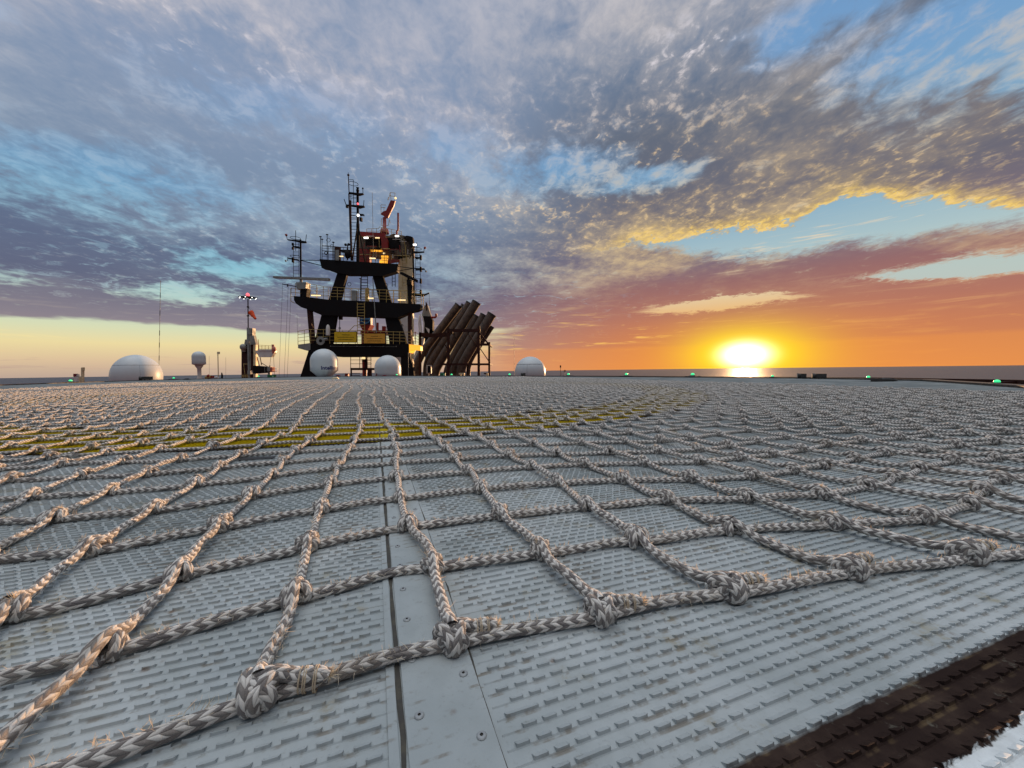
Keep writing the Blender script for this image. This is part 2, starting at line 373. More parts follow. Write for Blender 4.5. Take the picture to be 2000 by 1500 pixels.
def rope_material():
    m = bpy.data.materials.new('braided_rope'); m.use_nodes = True; nt = m.node_tree; p = nt.nodes['Principled BSDF']; b = NB(nt)
    uvn = b.new('ShaderNodeUVMap'); u, v, _ = b.sep(uvn.outputs[0])
    a = b.mul(u, float(NS)); col = b.m('FLOOR', a); fa = b.sub(b.sub(a, col), .5)
    par = b.m('MODULO', col, 2.); d = b.sub(1., b.mul(par, 2.))
    s = b.mul(b.add(b.div(v, PER), b.mul(b.mul(d, fa), .5)), 2.)
    fl = b.m('FLOOR', s); fs = b.sub(b.sub(s, fl), .5)
    even = b.m('MODULO', b.m('ABSOLUTE', fl), 2.)
    g = b.new('ShaderNodeTexCoord'); ob = g.outputs['Object']
    rnd = b.new('ShaderNodeTexWhiteNoise', noise_dimensions='2D'); b.put(rnd.inputs['Vector'], b.xyz(fl, col))
    big = b.noise(ob, 9., 4.); fine = b.noise(ob, 900., 3., .7)
    fib = b.noise(b.xyz(b.mul(u, 60.), b.mul(s, 2.2)), 3., 4., .7)
    white = b.mix(b.mul(rnd.outputs[0], .5), srgb(238,234,226), srgb(202,196,186))
    grey = b.mix(rnd.outputs[0], srgb(144,138,132), srgb(108,103,102))
    # a few strands of the other colour, as the braid was made
    flip = b.m('GREATER_THAN', rnd.outputs[0], .93); even = b.m('ABSOLUTE', b.sub(even, flip))
    c = b.mix(even, grey, white)
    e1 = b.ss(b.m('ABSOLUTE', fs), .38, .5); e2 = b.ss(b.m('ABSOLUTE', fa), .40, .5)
    c = b.mix(b.mul(b.mx(e1, e2), .34), c, srgb(84,76,68))  # shade of the creases between stitches put into the colour
    c = b.mix(b.ss(big, .45, .75, 0., .38), c, srgb(148,134,116))
    c = b.mix(b.ss(fine, .5, .7, 0., .28), c, srgb(205,196,182))
    c = b.mix(b.ss(fib, .55, .75, 0., .3), c, srgb(84,78,76))
    b.put(p.inputs['Base Color'], c); p.inputs['Roughness'].default_value = .85; p.inputs['Specular IOR Level'].default_value = .25
    p.inputs['Sheen Weight'].default_value = .25; p.inputs['Sheen Roughness'].default_value = .5
    hgt = b.add(b.mul(b.m('SQRT', b.mx(b.sub(1., b.mul(b.mul(b.mul(fa, fa), 4.), .9)), 0.)), b.m('SQRT', b.mx(b.sub(1., b.mul(b.mul(b.mul(fs, fs), 4.), .85)), 0.))), b.add(b.mul(fib, .35), b.mul(fine, .3)))
    bn = b.new('ShaderNodeBump'); bn.inputs['Strength'].default_value = .9; bn.inputs['Distance'].default_value = .0028
    b.put(bn.inputs['Height'], hgt); b.put(p.inputs['Normal'], bn.outputs[0])
    return m
ROPE = rope_material()
FRAY = mat('frayed_fibre', srgb(224,212,190), .8, spec=.2)
def _translucent(m):
    nt = m.node_tree; b = NB(nt); p = nt.nodes['Principled BSDF']; o = nt.nodes['Material Output']
    t = b.new('ShaderNodeBsdfTranslucent'); t.inputs[0].default_value = srgb(230,210,180); x = b.new('ShaderNodeMixShader'); x.inputs[0].default_value = .5
    nt.links.new(p.outputs[0], x.inputs[1]); nt.links.new(t.outputs[0], x.inputs[2]); nt.links.new(x.outputs[0], o.inputs[0])
_translucent(FRAY)

# ---------------------------------------------------------------- where the knots of the net lie (read off the photo, metres on the deck)
KN = {(0,0):(510,1335),(1,0):(880,1238),(2,0):(1170,1185),(3,0):(1430,1140),(4,0):(1656,1103),(5,0):(1896,1073),(-1,0):(-110,1548),
(-1,1):(207,1255),(0,1):(573,1153),(1,1):(850,1093),(2,1):(1057,1065),(3,1):(1240,1043),(4,1):(1437,1026),(5,1):(1621,1012),(6,1):(1806,1004),(7,1):(1897,977),(8,1):(1914,950),
(-2,2):(17,1187),(-1,2):(353,1110),(0,2):(600,1053),(1,2):(796,1018),(2,2):(978,998),(3,2):(1142,979),(4,2):(1299,964),(5,2):(1462,965),(6,2):(1602,957),(7,2):(1694,940),(8,2):(1744,927),(9,2):(1794,908),
(-2,3):(177,1063),(-1,3):(423,1018),(0,3):(633,987),(1,3):(778,963),(2,3):(942,945),(3,3):(1091,936),(4,3):(1219,932),(5,3):(1347,927),(6,3):(1469,923),(7,3):(1547,913),(8,3):(1611,903),(9,3):(1667,890),(10,3):(1724,880),
(-3,4):(106,1004),(-2,4):(300,987),(-1,4):(493,960),(0,4):(643,937),(1,4):(775,927),(2,4):(909,917),(3,4):(1039,903),(4,4):(1137,900),(5,4):(1257,897),(6,4):(1364,897),(7,4):(1442,887),(8,4):(1506,882),(9,4):(1561,873),
(-4,5):(63,962),(-3,5):(213,953),(-2,5):(387,937),(-1,5):(530,923),(0,5):(657,907),(1,5):(774,897),(2,5):(889,890),(3,5):(995,885),(4,5):(1087,882),(5,5):(1190,878),(6,5):(1282,875),(7,5):(1361,873),
(-5,6):(20,930),(-4,6):(160,923),(-3,6):(287,920),(-2,6):(427,907),(-1,6):(553,897),(1,6):(777,882),(2,6):(870,873),(3,6):(962,865),(4,6):(1040,863),(5,6):(1135,860),(6,6):(1220,858)}
I0, I1, J1 = -42, 37, 94
ks = list(KN); kp = np.array([tuple(gp(*KN[k], z=.022))[:2] for k in ks]); kij = np.array(ks, float)
Mx = np.c_[np.ones(len(ks)), kij]
near = np.ones(len(ks), bool)
coef, *_ = np.linalg.lstsq(Mx, kp, rcond=None)
va = np.array((.193, .058)); vb = np.array((-.062, .190))      # rope spacing of the net away from the measured corner
print('lattice', coef)
base = lambda i, j: coef[0]+i*coef[1]+j*coef[2]
res = kp-Mx@coef
# smooth residual field
D2 = ((kij[:, None]-kij[None])**2).sum(-1); K_ = np.exp(-D2/(2*1.3**2))
wts = np.linalg.solve(K_+np.eye(len(ks))*.02, res)
ii, jj = np.meshgrid(np.arange(I0, I1+1), np.arange(0, J1+1), indexing='ij')
G = np.stack([ii, jj], -1).reshape(-1, 2).astype(float)
Kg = np.exp(-((G[:, None]-kij[None])**2).sum(-1)/(2*1.3**2))
P = np.c_[np.ones(len(G)), G]@coef+Kg@wts
# slack of the rest of the net: slow random drift
def drift(G, wl, amp, seed):
    r = np.random.default_rng(seed); out = np.zeros((len(G), 2))
    for _ in range(14):
        k = r.normal(0, 2*math.pi/wl, 2); ph = r.uniform(0, 6.28, 2); a = r.normal(0, 1, 2)
        out += a*np.sin((G@k)[:, None]+ph)
    return out*amp/3.7
far = 1-np.exp(-np.maximum(0, np.min(D2*0+1e9) if False else np.min(((G[:, None]-kij[None])**2).sum(-1), 1))/8.)
P += far[:, None]*(drift(G, 9., .026, 3)+drift(G, 28., .09, 5)+drift(G, 3.5, .008, 8))
NI, NJ = I1-I0+1, J1+1
P = P.reshape(NI, NJ, 2)

RR = .0073; KS = .78; ES = .75
def hfield(i, j): return 0
net = empty('rope_net', (0, 0, 0), 'knotted grey and white rope net spread over the helideck in square meshes', 'rope net')
def seg_lod(d):
    if d < 1.15: return 20, .0023, .20
    if d < 2.1: return 14, .0042, .18
    if d < 4.0: return 8, .012, 0.
    if d < 8.: return 6, .03, 0.
    return 5, .07, 0.
def rope_seg(mb, p0, p1, z0, z1, cross, vst, seed, t0=None, t1=None):
    r = np.random.default_rng(seed); L = np.linalg.norm(p1-p0); mid = (p0+p1)/2; d = math.hypot(mid[0], mid[1])
    n, st, br = seg_lod(min(d, np.hypot(*p0), np.hypot(*p1)))
    m = max(3, int(L/st)+1); t = np.linspace(0, 1, m)
    dirn = (p1-p0)/L; side = np.array((-dirn[1], dirn[0]))
    if t0 is None: t0 = dirn
    if t1 is None: t1 = dirn
    # hermite through the knots so the rope stays smooth
    h00 = 2*t**3-3*t**2+1; h10 = t**3-2*t**2+t; h01 = -2*t**3+3*t**2; h11 = t**3-t**2
    q = h00[:, None]*p0+h10[:, None]*t0*L+h01[:, None]*p1+h11[:, None]*t1*L
    w = np.sin(math.pi*t)*r.normal(0, .004)+np.sin(2*math.pi*t)*r.normal(0, .002)
    q = q+side*w[:, None]
    if cross: z = .009+np.sin(math.pi*t)*max(0, r.normal(.001, .0015))
    else: z = .009+(.018+r.uniform(0, .004))*(np.exp(-(t*L/.030)**2)+np.exp(-((1-t)*L/.030)**2))+np.sin(math.pi*t)*max(0, r.normal(.005, .005))
    z = z+0*t
    rad = RR*(1+.03*np.sin(t*9+seed))
    mb.tube(np.c_[q, z], rad, n, 0, cap=False, braid=br, v0=vst)
    return L
def tang(i, j, ax):
    a = [i, j]; c = [i, j]; a[ax] = max(0, a[ax]-1); c[ax] = min((NI, NJ)[ax]-1, c[ax]+1)
    d = P[c[0], c[1]]-P[a[0], a[1]]; return d/np.linalg.norm(d)
def fuzz(mb, pts, nrm, r, lo=.004, hi=.012, w=.00035, mi=1):
    for p, n_ in zip(pts, nrm):
        n_ = n_+r.normal(0, .7, 3); n_ /= np.linalg.norm(n_); L = r.uniform(lo, hi); b_ = r.normal(0, 1, 3); s_ = np.cross(n_, b_); s_ /= np.linalg.norm(s_)
        k1 = p+n_*L*.5+s_*L*.12; k2 = p+n_*L+s_*L*.45; b2 = np.cross(n_, s_)
        mb.quads([p-b2*w, p+b2*w, k1+b2*w*.8, k1-b2*w*.8, k2+b2*w*.3, k2-b2*w*.3], [(0,1,2,3),(3,2,4,5)], None, mi)
def rope_fuzz(mb, path, r, n):
    path = np.asarray(path); k = r.integers(0, len(path)-1, n); f = r.uniform(0, 1, n)[:, None]
    c = path[k]*(1-f)+path[k+1]*f; nn = r.normal(0, 1, (n, 3)); nn[:, 2] = np.abs(nn[:, 2])+.2; nn /= np.linalg.norm(nn, axis=1)[:, None]
    fuzz(mb, c+nn*RR*.95, nn, r)

def build_ropes():
    rows = []; 
    for ax in (0, 1):
        n_r = NJ if ax == 0 else NI
        order = list(range(n_r)) if ax == 0 else sorted(range(NI), key=lambda a: abs(a+I0-2))
        stuff = MB(); ns = 0
        for k, a in enumerate(order):
            mb = MB() if k < 50 else stuff
            v = rng.uniform(0, .2)
            for c in range((NI if ax == 0 else NJ)-1):
                i0, j0 = (c, a) if ax == 0 else (a, c); i1, j1 = (c+1, a) if ax == 0 else (a, c+1)
                p0, p1 = P[i0, j0], P[i1, j1]
                if max(p0[1], p1[1]) < -.3: continue
                if abs(p0[0]) > 1.5*max(p0[1], 0)+1.2 and abs(p1[0]) > 1.5*max(p1[1], 0)+1.2: continue
                v += rope_seg(mb, p0, p1, 0, 0, ax == 0, v, a*1000+c+ax*77, tang(i0, j0, ax), tang(i1, j1, ax))
                d = np.hypot(*((p0+p1)/2))
                if d < 1.6:
                    r = np.random.default_rng(a*31+c+ax*999); t = np.linspace(.15, .85, 6)[:, None]
                    rope_fuzz(mb, np.c_[p0+(p1-p0)*t, np.full(6, .011)], r, int(70/(.4+d)))
            if k < 50: mb.build('cross_rope' if ax == 0 else 'long_rope', [ROPE, FRAY], net)
        if stuff.n:
            o = stuff.build('cross_rope' if ax == 0 else 'long_rope', [ROPE, FRAY], net); o['kind'] = 'stuff'

def ring(c, R, ry, tilt, roll, m=40, wob=0.):
    t = np.arange(m)/m*2*math.pi; q = np.stack([wob*np.sin(2*t), R*np.cos(t), ry*np.sin(t)], -1)
    ca, sa_ = math.cos(roll), math.sin(roll); q = q@np.array([[ca, 0, sa_], [0, 1, 0], [-sa_, 0, ca]])
    ca, sa_ = math.cos(tilt), math.sin(tilt); q = q@np.array([[ca, sa_, 0], [-sa_, ca, 0], [0, 0, 1]])
    return q+np.array(c)
def knot_mesh(seed, hi=True):
    """one crossing: x runs along the cross rope, y along the long rope"""
    r = np.random.default_rng(seed); mb = MB(); n, br, m = (16, .2, 44) if hi else (6, 0., 12)
    j = lambda s: r.normal(0, s)
    loops = [ring((-.0085+j(.001), -.004, .0185), .0165+j(.001), .0125, .38+j(.1), .1+j(.1), m),
             ring((.0095+j(.001), .002, .0185), .0175+j(.001), .0130, -.42+j(.1), -.15+j(.1), m),
             ring((.0005+j(.001), -.009, .0175), .0150, .0115, 1.35+j(.15), .15+j(.1), m)]
    for q in loops:
        q = np.r_[q, q[:2]]; q[:, 2] = np.maximum(q[:, 2], .0085)
        mb.tube(q, .0088, n, 0, cap=False, braid=br, v0=r.uniform(0, .02))
        if hi: rope_fuzz(mb, q, r, 26)
    if hi and r.uniform() < .5:      # a frayed tuft on top
        c = np.array((j(.008), j(.008), .036)); fuzz(mb, [c]*26, np.tile((0, 0, 1.), (26, 1))+r.normal(0, .3, (26, 3)), r, .008, .018, .0005)
    return mb
def edge_knot_mesh(seed):
    """knot on the border rope: hitch, bight laid along the border rope and a whipped, frayed tail"""
    r = np.random.default_rng(seed); mb = MB(); j = lambda s: r.normal(0, s)
    for q in [ring((-.012, 0, .0215), .0195, .0165, .35+j(.1), .1), ring((.010, -.002, .0205), .0205, .016, -.5+j(.1), -.2), ring((.0, -.007, .021), .017, .014, 1.2, .3)]:
        q = np.r_[q, q[:2]]; q[:, 2] = np.maximum(q[:, 2], .0095)
        mb.tube(q, .0100, 18, 0, cap=False, braid=.2, v0=r.uniform(0, .02)); rope_fuzz(mb, q, r, 34)
    t = np.linspace(0, 1, 34)
    x = -.004+t*(.088+j(.005)); y = .004+.006*np.sin(t*3)+j(.001); z = .034*np.exp(-(t/.62)**2.2)+.0195*(1-np.exp(-(t/.5)**2))+.003*np.sin(t*9)
    q = np.c_[x, y+0*t, z]; rad = np.full(34, .0098); rad[-8:] *= np.linspace(1, .82, 8)
    mb.tube(q, rad, 18, 0, cap=True, braid=.2)
    for tx in (.60, .64, .68, .80, .84):        # twine whipping round tail and border rope
        k = int(tx*33); a = np.linspace(0, 2*math.pi, 17); cz = (q[k, 2]+.0125)/2
        mb.tube(np.c_[np.full(17, q[k, 0])+.0015*np.sin(a), q[k, 1]+.0125*np.cos(a), cz+.0165*np.sin(a)], .0011, 5, 1, cap=False)
    e = q[-1]; fuzz(mb, [e]*60, np.tile((.8, 0, .6), (60, 1))+r.normal(0, .35, (60, 3)), r, .007, .017, .0006); rope_fuzz(mb, q, r, 40)
    return mb
def build_knots():
    his = []
    for s in range(7): o = knot_mesh(50+s).build('knot', [ROPE, FRAY]); his.append(o.data); bpy.data.objects.remove(o)
    eds = []
    for s in range(4): o = edge_knot_mesh(80+s).build('knot', [ROPE, FRAY]); eds.append(o.data); bpy.data.objects.remove(o)
    mids = [knot_mesh(20+s, False) for s in range(6)]
    mids = [(np.concatenate(m.v), np.concatenate(m.f4), np.concatenate(m.uv)) for m in mids]
    L = []
    for i in range(NI):
        for j in range(NJ):
            x, y = P[i, j]
            if y < -.2 or abs(x) > 1.45*y+.9: continue
            L.append((math.hypot(x, y), i, j))
    L.sort(); st = MB(); near_ = [k for k in L if k[1] is not None][:100]
    for n_, (d, i, j) in enumerate(L):
        x, y = P[i, j]; t = tang(i, j, 0); a = math.atan2(t[1], t[0]); r = np.random.default_rng(i*991+j)
        if n_ < 100 or (j == 0 and d < 3):
            me = eds[r.integers(4)] if j == 0 and i+I0 >= 0 else his[r.integers(7)]
            if n_ >= 100: continue
            o = bpy.data.objects.new('knot', me); C.objects.link(o); o.parent = net; o.location = (x, y, 0)
            fl = math.pi*int(r.uniform() < .5) if j else 0
            o.rotation_euler = (0, 0, a+fl+r.normal(0, .15)); sc_ = r.uniform(.92, 1.12)*(ES if j == 0 else KS); o.scale = (sc_, sc_, sc_*r.uniform(.95, 1.1))
        elif d < 12:
            v, f, uv = mids[r.integers(6)]; a += r.normal(0, .3); ca, sa_ = math.cos(a), math.sin(a); s_ = r.uniform(.95, 1.2)
            q = v*s_*KS; q = np.c_[q[:, 0]*ca-q[:, 1]*sa_+x, q[:, 0]*sa_+q[:, 1]*ca+y, q[:, 2]*r.uniform(.9, 1.25)]
            st.quads(q, f, uv, 0, True)
        else:
            s_ = r.uniform(.9, 1.3); t_ = np.linspace(-1.3, 1.4, 4); th = np.arange(6)/6*6.283+r.uniform(0, 1)
            rr = .0215*s_*np.cos(t_)[:, None]*(1+r.normal(0, .12, (4, 6)))
            V = np.stack([x+rr*np.cos(th), y+rr*np.sin(th), .0155*s_+(.0165*s_*np.sin(t_))[:, None]+0*th], -1).reshape(-1, 3)
            ia = np.arange(3)[:, None]; jb = np.arange(6)[None]; q = np.stack([ia*6+jb, ia*6+(jb+1) % 6, ia*6+6+(jb+1) % 6, ia*6+6+jb], -1).reshape(-1, 4)
            uv = np.stack([np.stack([(jb+b_)/6+0*ia, (ia+c_)*.012+0*jb], -1) for b_, c_ in ((0,0),(1,0),(1,1),(0,1))], 2).reshape(-1, 2)
            st.quads(V, q, uv, 0, True)
    o = st.build('knot', [ROPE, FRAY], net); o['kind'] = 'stuff'

# ---------------------------------------------------------------- helideck
E1 = np.array((math.cos(math.radians(19.6)), math.sin(math.radians(19.6)))); E2 = np.array((-E1[1], E1[0]))
seamA = np.array(tuple(gp(800, 1500))[:2]); SC1 = float(seamA@E1)                    # left joint of the flat cover strip
stripW = float(np.array(tuple(gp(988, 1500))[:2])@E1)-SC1
bandN = float(np.mean([np.array(tuple(gp(*p))[:2])@E2 for p in ((1410,1500),(1700,1369),(2000,1233))]))     # grey paint ends, black begins
bandW = float(np.mean([np.array(tuple(gp(*p))[:2])@E2 for p in ((1845,1500),(1920,1455),(2000,1410))]))      # black ends, white begins
print('deck', SC1, stripW, bandN, bandW)
rp = [np.array(tuple(gp(*p))[:2]) for p in ((0,887),(233,886),(383,877),(684,867),(850,858),(1000,842),(1100,832),(1220,818),(1330,800),(1385,780))]
Ac = np.array([(2*p[0], 2*p[1], 1) for p in rp]); cc, *_ = np.linalg.lstsq(Ac, np.array([p@p for p in rp]), rcond=None)
RC = cc[:2]; RO = math.sqrt(cc[2]+RC@RC); pin = np.array(tuple(gp(660, 831))[:2]); RI = float(np.linalg.norm(pin-RC)); BL = .035
print('ring', RC, RO, RI)
def deck_material():
    m = bpy.data.materials.new('deck_paint'); m.use_nodes = True; nt = m.node_tree; p = nt.nodes['Principled BSDF']; b = NB(nt)
    g = b.new('ShaderNodeNewGeometry'); X, Y, Z = b.sep(g.outputs['Position']); pos = g.outputs['Position']
    n_e = b.noise(pos, 60., 5.); e = b.mul(b.sub(n_e, .5), .006)
    big = b.noise(pos, 1.6, 6., .6); med = b.noise(pos, 14., 6., .65); fine = b.noise(pos, 160., 4., .7)
    grey = b.mix(b.ss(big, .38, .62), srgb(154,162,163), srgb(182,188,188))
    grey = b.mix(b.ss(med, .40, .72, 0., .5), grey, srgb(144,151,150))
    grey = b.mix(b.ss(b.add(med, b.mul(big, .6)), .92, 1.05, 0., .5), grey, srgb(158,148,116))
    grey = b.mix(b.ss(fine, .55, .75, 0., .35), grey, srgb(130,132,130))
    r = b.m('SQRT', b.add(b.m('POWER', b.sub(X, float(RC[0])), 2.), b.m('POWER', b.sub(Y, float(RC[1])), 2.)))
    inr = lambda lo, hi: b.mul(b.ss(b.add(r, e), lo-.004, lo+.004), b.ss(b.add(r, e), hi+.004, hi-.004))
    yel = b.mix(b.ss(med, .4, .7), srgb(184,162,16), srgb(154,136,22))
    blk = b.mix(b.ss(med, .4, .7), srgb(46,36,33), srgb(66,54,48))
    c = b.mix(inr(RI-BL, RO+BL), grey, blk); c = b.mix(inr(RI, RO), c, yel)
    w = b.add(b.add(b.mul(X, float(E2[0])), b.mul(Y, float(E2[1]))), e)
    c = b.mix(b.ss(w, bandN+.002, bandN-.002), c, blk)
    wht = b.mix(b.ss(med, .4, .7), srgb(222,228,228), srgb(196,202,202))
    w2 = b.add(w, b.mul(b.sub(b.noise(pos, 38., 4., .6), .5), .022)); c = b.mix(b.ss(w2, bandW+.001, bandW-.001), c, wht)
    # grime lying against the front of the ribs
    fr_ = b.m('FRACT', b.add(b.div(b.add(b.mul(X, float(E2[0])), b.mul(Y, float(E2[1]))), .0152), .30))
    gl_ = b.mul(b.mul(b.ss(fr_, .02, .12), b.ss(fr_, .34, .26)), b.ss(b.add(b.noise(pos, 9., 5., .7), b.mul(b.sub(n_e, .5), .6)), .50, .66))
    c = b.mix(b.mul(gl_, .58), c, srgb(104,88,66))
    sp = b.ss(b.vor(pos, 26.), .16, .05); sp = b.mul(sp, b.ss(med, .52, .62))
    c = b.mix(b.mul(sp, .7), c, srgb(104,76,52))
    stn = b.mul(b.ss(b.noise(pos, 7., 7., .72), .56, .68), b.ss(b.noise(pos, 30., 5., .7), .42, .6)); c = b.mix(b.mul(stn, .55), c, srgb(150,136,104))
    c = b.mix(b.ss(b.noise(pos, 45., 6., .7), .6, .72, 0., .55), c, srgb(118,116,104))
    b.put(p.inputs['Base Color'], c); b.put(p.inputs['Roughness'], b.lin(med, .3, .7, .7, .9)); p.inputs['Specular IOR Level'].default_value = .03
    bn = b.new('ShaderNodeBump'); bn.inputs['Strength'].default_value = .35; bn.inputs['Distance'].default_value = .0012
    b.put(bn.inputs['Height'], b.add(fine, med)); b.put(p.inputs['Normal'], bn.outputs[0])
    return m
DECK = deck_material(); GRIME = mat('joint_grime', srgb(60,58,54), .9, dirt=.6, dcol=srgb(96,92,78), scale=60.)
EDGE = [(2060,764),(1985,757.5),(1800,744.5),(1600,740),(1400,738.0),(1100,735.8),(800,735.0),(620,736.0),(500,738.4),(300,743),(100,749.6),(-60,756)]
def build_deck():
    out = [gp(*p) for p in EDGE]
    a = Vector((*(E1*9.+E2*-.35), 0)); c = Vector((*(E1*-30.+E2*-.35), 0))
    poly = [(p.x, p.y) for p in out]+[(c.x, c.y), (a.x, a.y)]
    mb = MB(); mb.ngon([(x, y, 0) for x, y in poly][::-1] if False else [(x, y, 0) for x, y in poly])
    n = len(poly); mb.quads([(x, y, 0) for x, y in poly]+[(x, y, -.35) for x, y in poly], [(i, n+i, n+(i+1) % n, (i+1) % n) for i in range(n)])
    # serrated ribs
    tv = []; pitch = .0152; 
    r = np.random.default_rng(2); ridge_v = []
    k = math.ceil((bandW-.25)/pitch); V = []; n_t = 0
    c2max = 3.4
    while k*pitch < c2max:
        c2 = k*pitch; k += 1
        if 1: # ridge line
            for lo, hi in ((-5.2, SC1-.016), (SC1+stripW+.006, 4.4)):
                ridge_v.append((lo, hi, c2))
        per = .0207; c1 = -5.2+(k % 2)*per*.5+r.uniform(-.0012, .0012)
        s = np.arange(0, 9.6/per); x0 = c1+s*per
        ln = np.full(len(s), .0126)+r.normal(0, .0006, len(s))
        mrg = r.uniform(0, 1, len(s)) < .07; ln[mrg] += per
        keep = np.ones(len(s), bool); keep[1:][mrg[:-1]] = False
        x0, ln = x0[keep], ln[keep]; x1 = x0+ln
        ok = ~((x1 > SC1-.018) & (x0 < SC1+stripW+.010))
        cx = x0*E1[0]+c2*E2[0]; cy = x0*E1[1]+c2*E2[1]
        dist = np.hypot(cx, cy)
        ok &= (np.abs(cx) < 1.42*cy+.35) & (cy > -.1) & (dist < 3.3)
        x0, x1 = x0[ok], x1[ok]
        if not len(x0): continue
        h = np.full(len(x0), .0044)+r.normal(0, .0003, len(x0)); z0 = np.full(len(x0), -.0005); m_ = (x0+x1)/2
        low = h*.80; q = .0016
        def pt(a, cc_, z): return np.stack([a*E1[0]+cc_*E2[0], a*E1[1]+cc_*E2[1], z], -1)
        f0 = c2-.0006; bk = c2+.0075
        V.append(np.stack([pt(x0, f0, z0), pt(x1, f0, z0), pt(x1, f0+.001, h), pt(x1-q, f0+.001, low), pt(x0+q, f0+.001, low), pt(x0, f0+.001, h), pt(x0, bk, z0), pt(x1, bk, z0), pt(x1-q, bk, z0), pt(x0+q, bk, z0)], 1))
    V = np.concatenate(V); nt_ = len(V); print('teeth', nt_)
    base_ = (np.arange(nt_)*10)[:, None, None]
    loc = np.array([(0,1,3,4),(4,3,8,9),(1,2,3,3),(0,4,5,5),(5,4,9,6),(3,2,7,8),(0,5,6,6),(1,7,2,2)])
    quad = loc[[0,1,4,5]]
    mb.quads(V.reshape(-1, 3), (base_+quad[None]).reshape(-1, 4))
    tri = loc[[2,3,6,7]]
    # triangles as thin quads would be degenerate: store them as quads with a split point
    Vt = V[:, [1,2,3,0,4,5,6,7]]
    # side faces
    mid = (V[:, 0]+V[:, 6])/2; mid2 = (V[:, 1]+V[:, 7])/2
    VS = np.stack([V[:, 0], V[:, 5], V[:, 6], mid, V[:, 1], mid2, V[:, 7], V[:, 2]], 1)
    mb.quads(VS.reshape(-1, 3), ((np.arange(nt_)*8)[:, None, None]+np.array([(0,1,2,3),(4,5,6,7)])[None]).reshape(-1, 4))
    mA = (V[:, 0]+V[:, 4])/2; mB = (V[:, 1]+V[:, 3])/2
    VS = np.stack([V[:, 0], mA, V[:, 4], V[:, 5], V[:, 1], V[:, 2], V[:, 3], mB], 1)
    mb.quads(VS.reshape(-1, 3), ((np.arange(nt_)*8)[:, None, None]+np.array([(0,1,2,3),(4,5,6,7)])[None]).reshape(-1, 4))
    for lo, hi, c2 in ridge_v:
        pts = []
        for dc, z in ((-.0012, 0), (0, .0011), (.0012, 0)):
            for a_ in (lo, hi): pts.append((*(E1*a_+E2*(c2+dc)), z))
        mb.quads(pts, [(0,1,3,2),(2,3,5,4)])
    def ridge(lo, hi, c2):
        pts = [(*(E1*a_+E2*(c2+dc)), z) for dc, z in ((-.0006, 0), (.0006, .0042), (.0078, 0)) for a_ in (lo, hi)]
        mb.quads(pts, [(0,1,3,2),(2,3,5,4)])
    # beyond the finely modelled part every rib is one long ridge
    pc = np.array([((x*E1[0]+y*E1[1]), (x*E2[0]+y*E2[1])) for x, y in poly])
    for c2 in np.arange(math.ceil((bandW-.25)/pitch), int((pc[:, 1].max()-.05)/pitch))*pitch:
        xs = []
        for k in range(len(pc)):
            a_, b_ = pc[k], pc[(k+1) % len(pc)]
            if (a_[1]-c2)*(b_[1]-c2) < 0: xs.append(a_[0]+(b_[0]-a_[0])*(c2-a_[1])/(b_[1]-a_[1]))
        if len(xs) < 2: continue
        lo, hi = max(min(xs)+.05, -34.), max(xs)-.05
        if c2 >= 3.395: ridge(lo, hi, c2); continue
        g_ = math.sqrt(max(0., 3.28**2-c2*c2)); ridge(g_, hi, c2); ridge(lo, min(-g_, SC1-.02), c2)
    for c2 in np.arange(bandN+.19, 4., .30):   # plank joints
        for lo, hi in ((-5.2, SC1-.012), (SC1+stripW+.004, 4.4)):
            for s_ in (-1, 1):
                q = [(*(E1*a_+E2*(c2+.0076+s_*.0022+dc)), z) for dc, z in ((-.0008, .0001), (.0008, .0016)) for a_ in (lo, hi)]
                mb.quads(q, [(0,1,3,2)])
    d = mb.build('helideck', DECK); tag(d, kind='structure')
    # grimy joint, margins and the screwed cover strip
    def strip(a0, a1, c0, c1, z0, z1, m_, name, par=None, rough=0.):
        q = MB(); n_ = 160; cs = np.linspace(c0, c1, n_); w0 = a0+rng.normal(0, rough, n_); w1 = a1+rng.normal(0, rough, n_)
        pt = lambda a_, c_, z: (*(E1*a_+E2*c_), z)
        vv = []; ff = []
        for i in range(n_): vv += [pt(w0[i], cs[i], z0), pt(w0[i], cs[i], z1), pt(w1[i], cs[i], z1), pt(w1[i], cs[i], z0)]
        for i in range(n_-1):
            for e_ in range(3): ff.append((i*4+e_, i*4+4+e_, i*4+5+e_, i*4+1+e_))
        q.quads(vv, ff); return q.build(name, m_, par)
    strip(SC1-.0065, SC1-.0012, bandN-.1, 5.2, .0002, .0007, GRIME, 'joint_sealant', d, .0008)
    strip(SC1+stripW-.0005, SC1+stripW+.0022, bandN-.1, 5.2, .0003, .0012, GRIME, 'joint_sealant', d, .0008)
    strip(SC1-.016, SC1-.0075, bandN-.1, 5.2, .0002, .0024, DECK, 'edge_flange', d)
    cov = strip(SC1, SC1+stripW, bandN+.0, 5.2, .0004, .0034, DECK, 'cover_strip', d)
    SCR = mat('screw_steel', srgb(150,154,154), .45, .35); pr = None
    for side, (off, ph) in enumerate(((.0125, .06), (stripW-.0125, .095))):
        for k in range(26):
            c_ = bandN+ph+k*.075+.0*k; a_ = SC1+off; x, y = E1*a_+E2*c_
            if pr is None:
                q = MB(); q.lathe([(.0046, .0032), (.0046, .0043), (.0038, .0050), (.0016, .0052)], (0,0,0), 14, smooth=False)
                q.lathe([(.0013, .0052), (.0011, .0042), (.0001, .0042)], (0,0,0), 6, mi=1, smooth=False)
                pr = q.build('screw', [SCR, GRIME], d); o = pr
            else: o = pr.copy(); C.objects.link(o); o.parent = d
            o.location = (x, y, 0); o.rotation_euler = (0, 0, rng.uniform(0, 3))
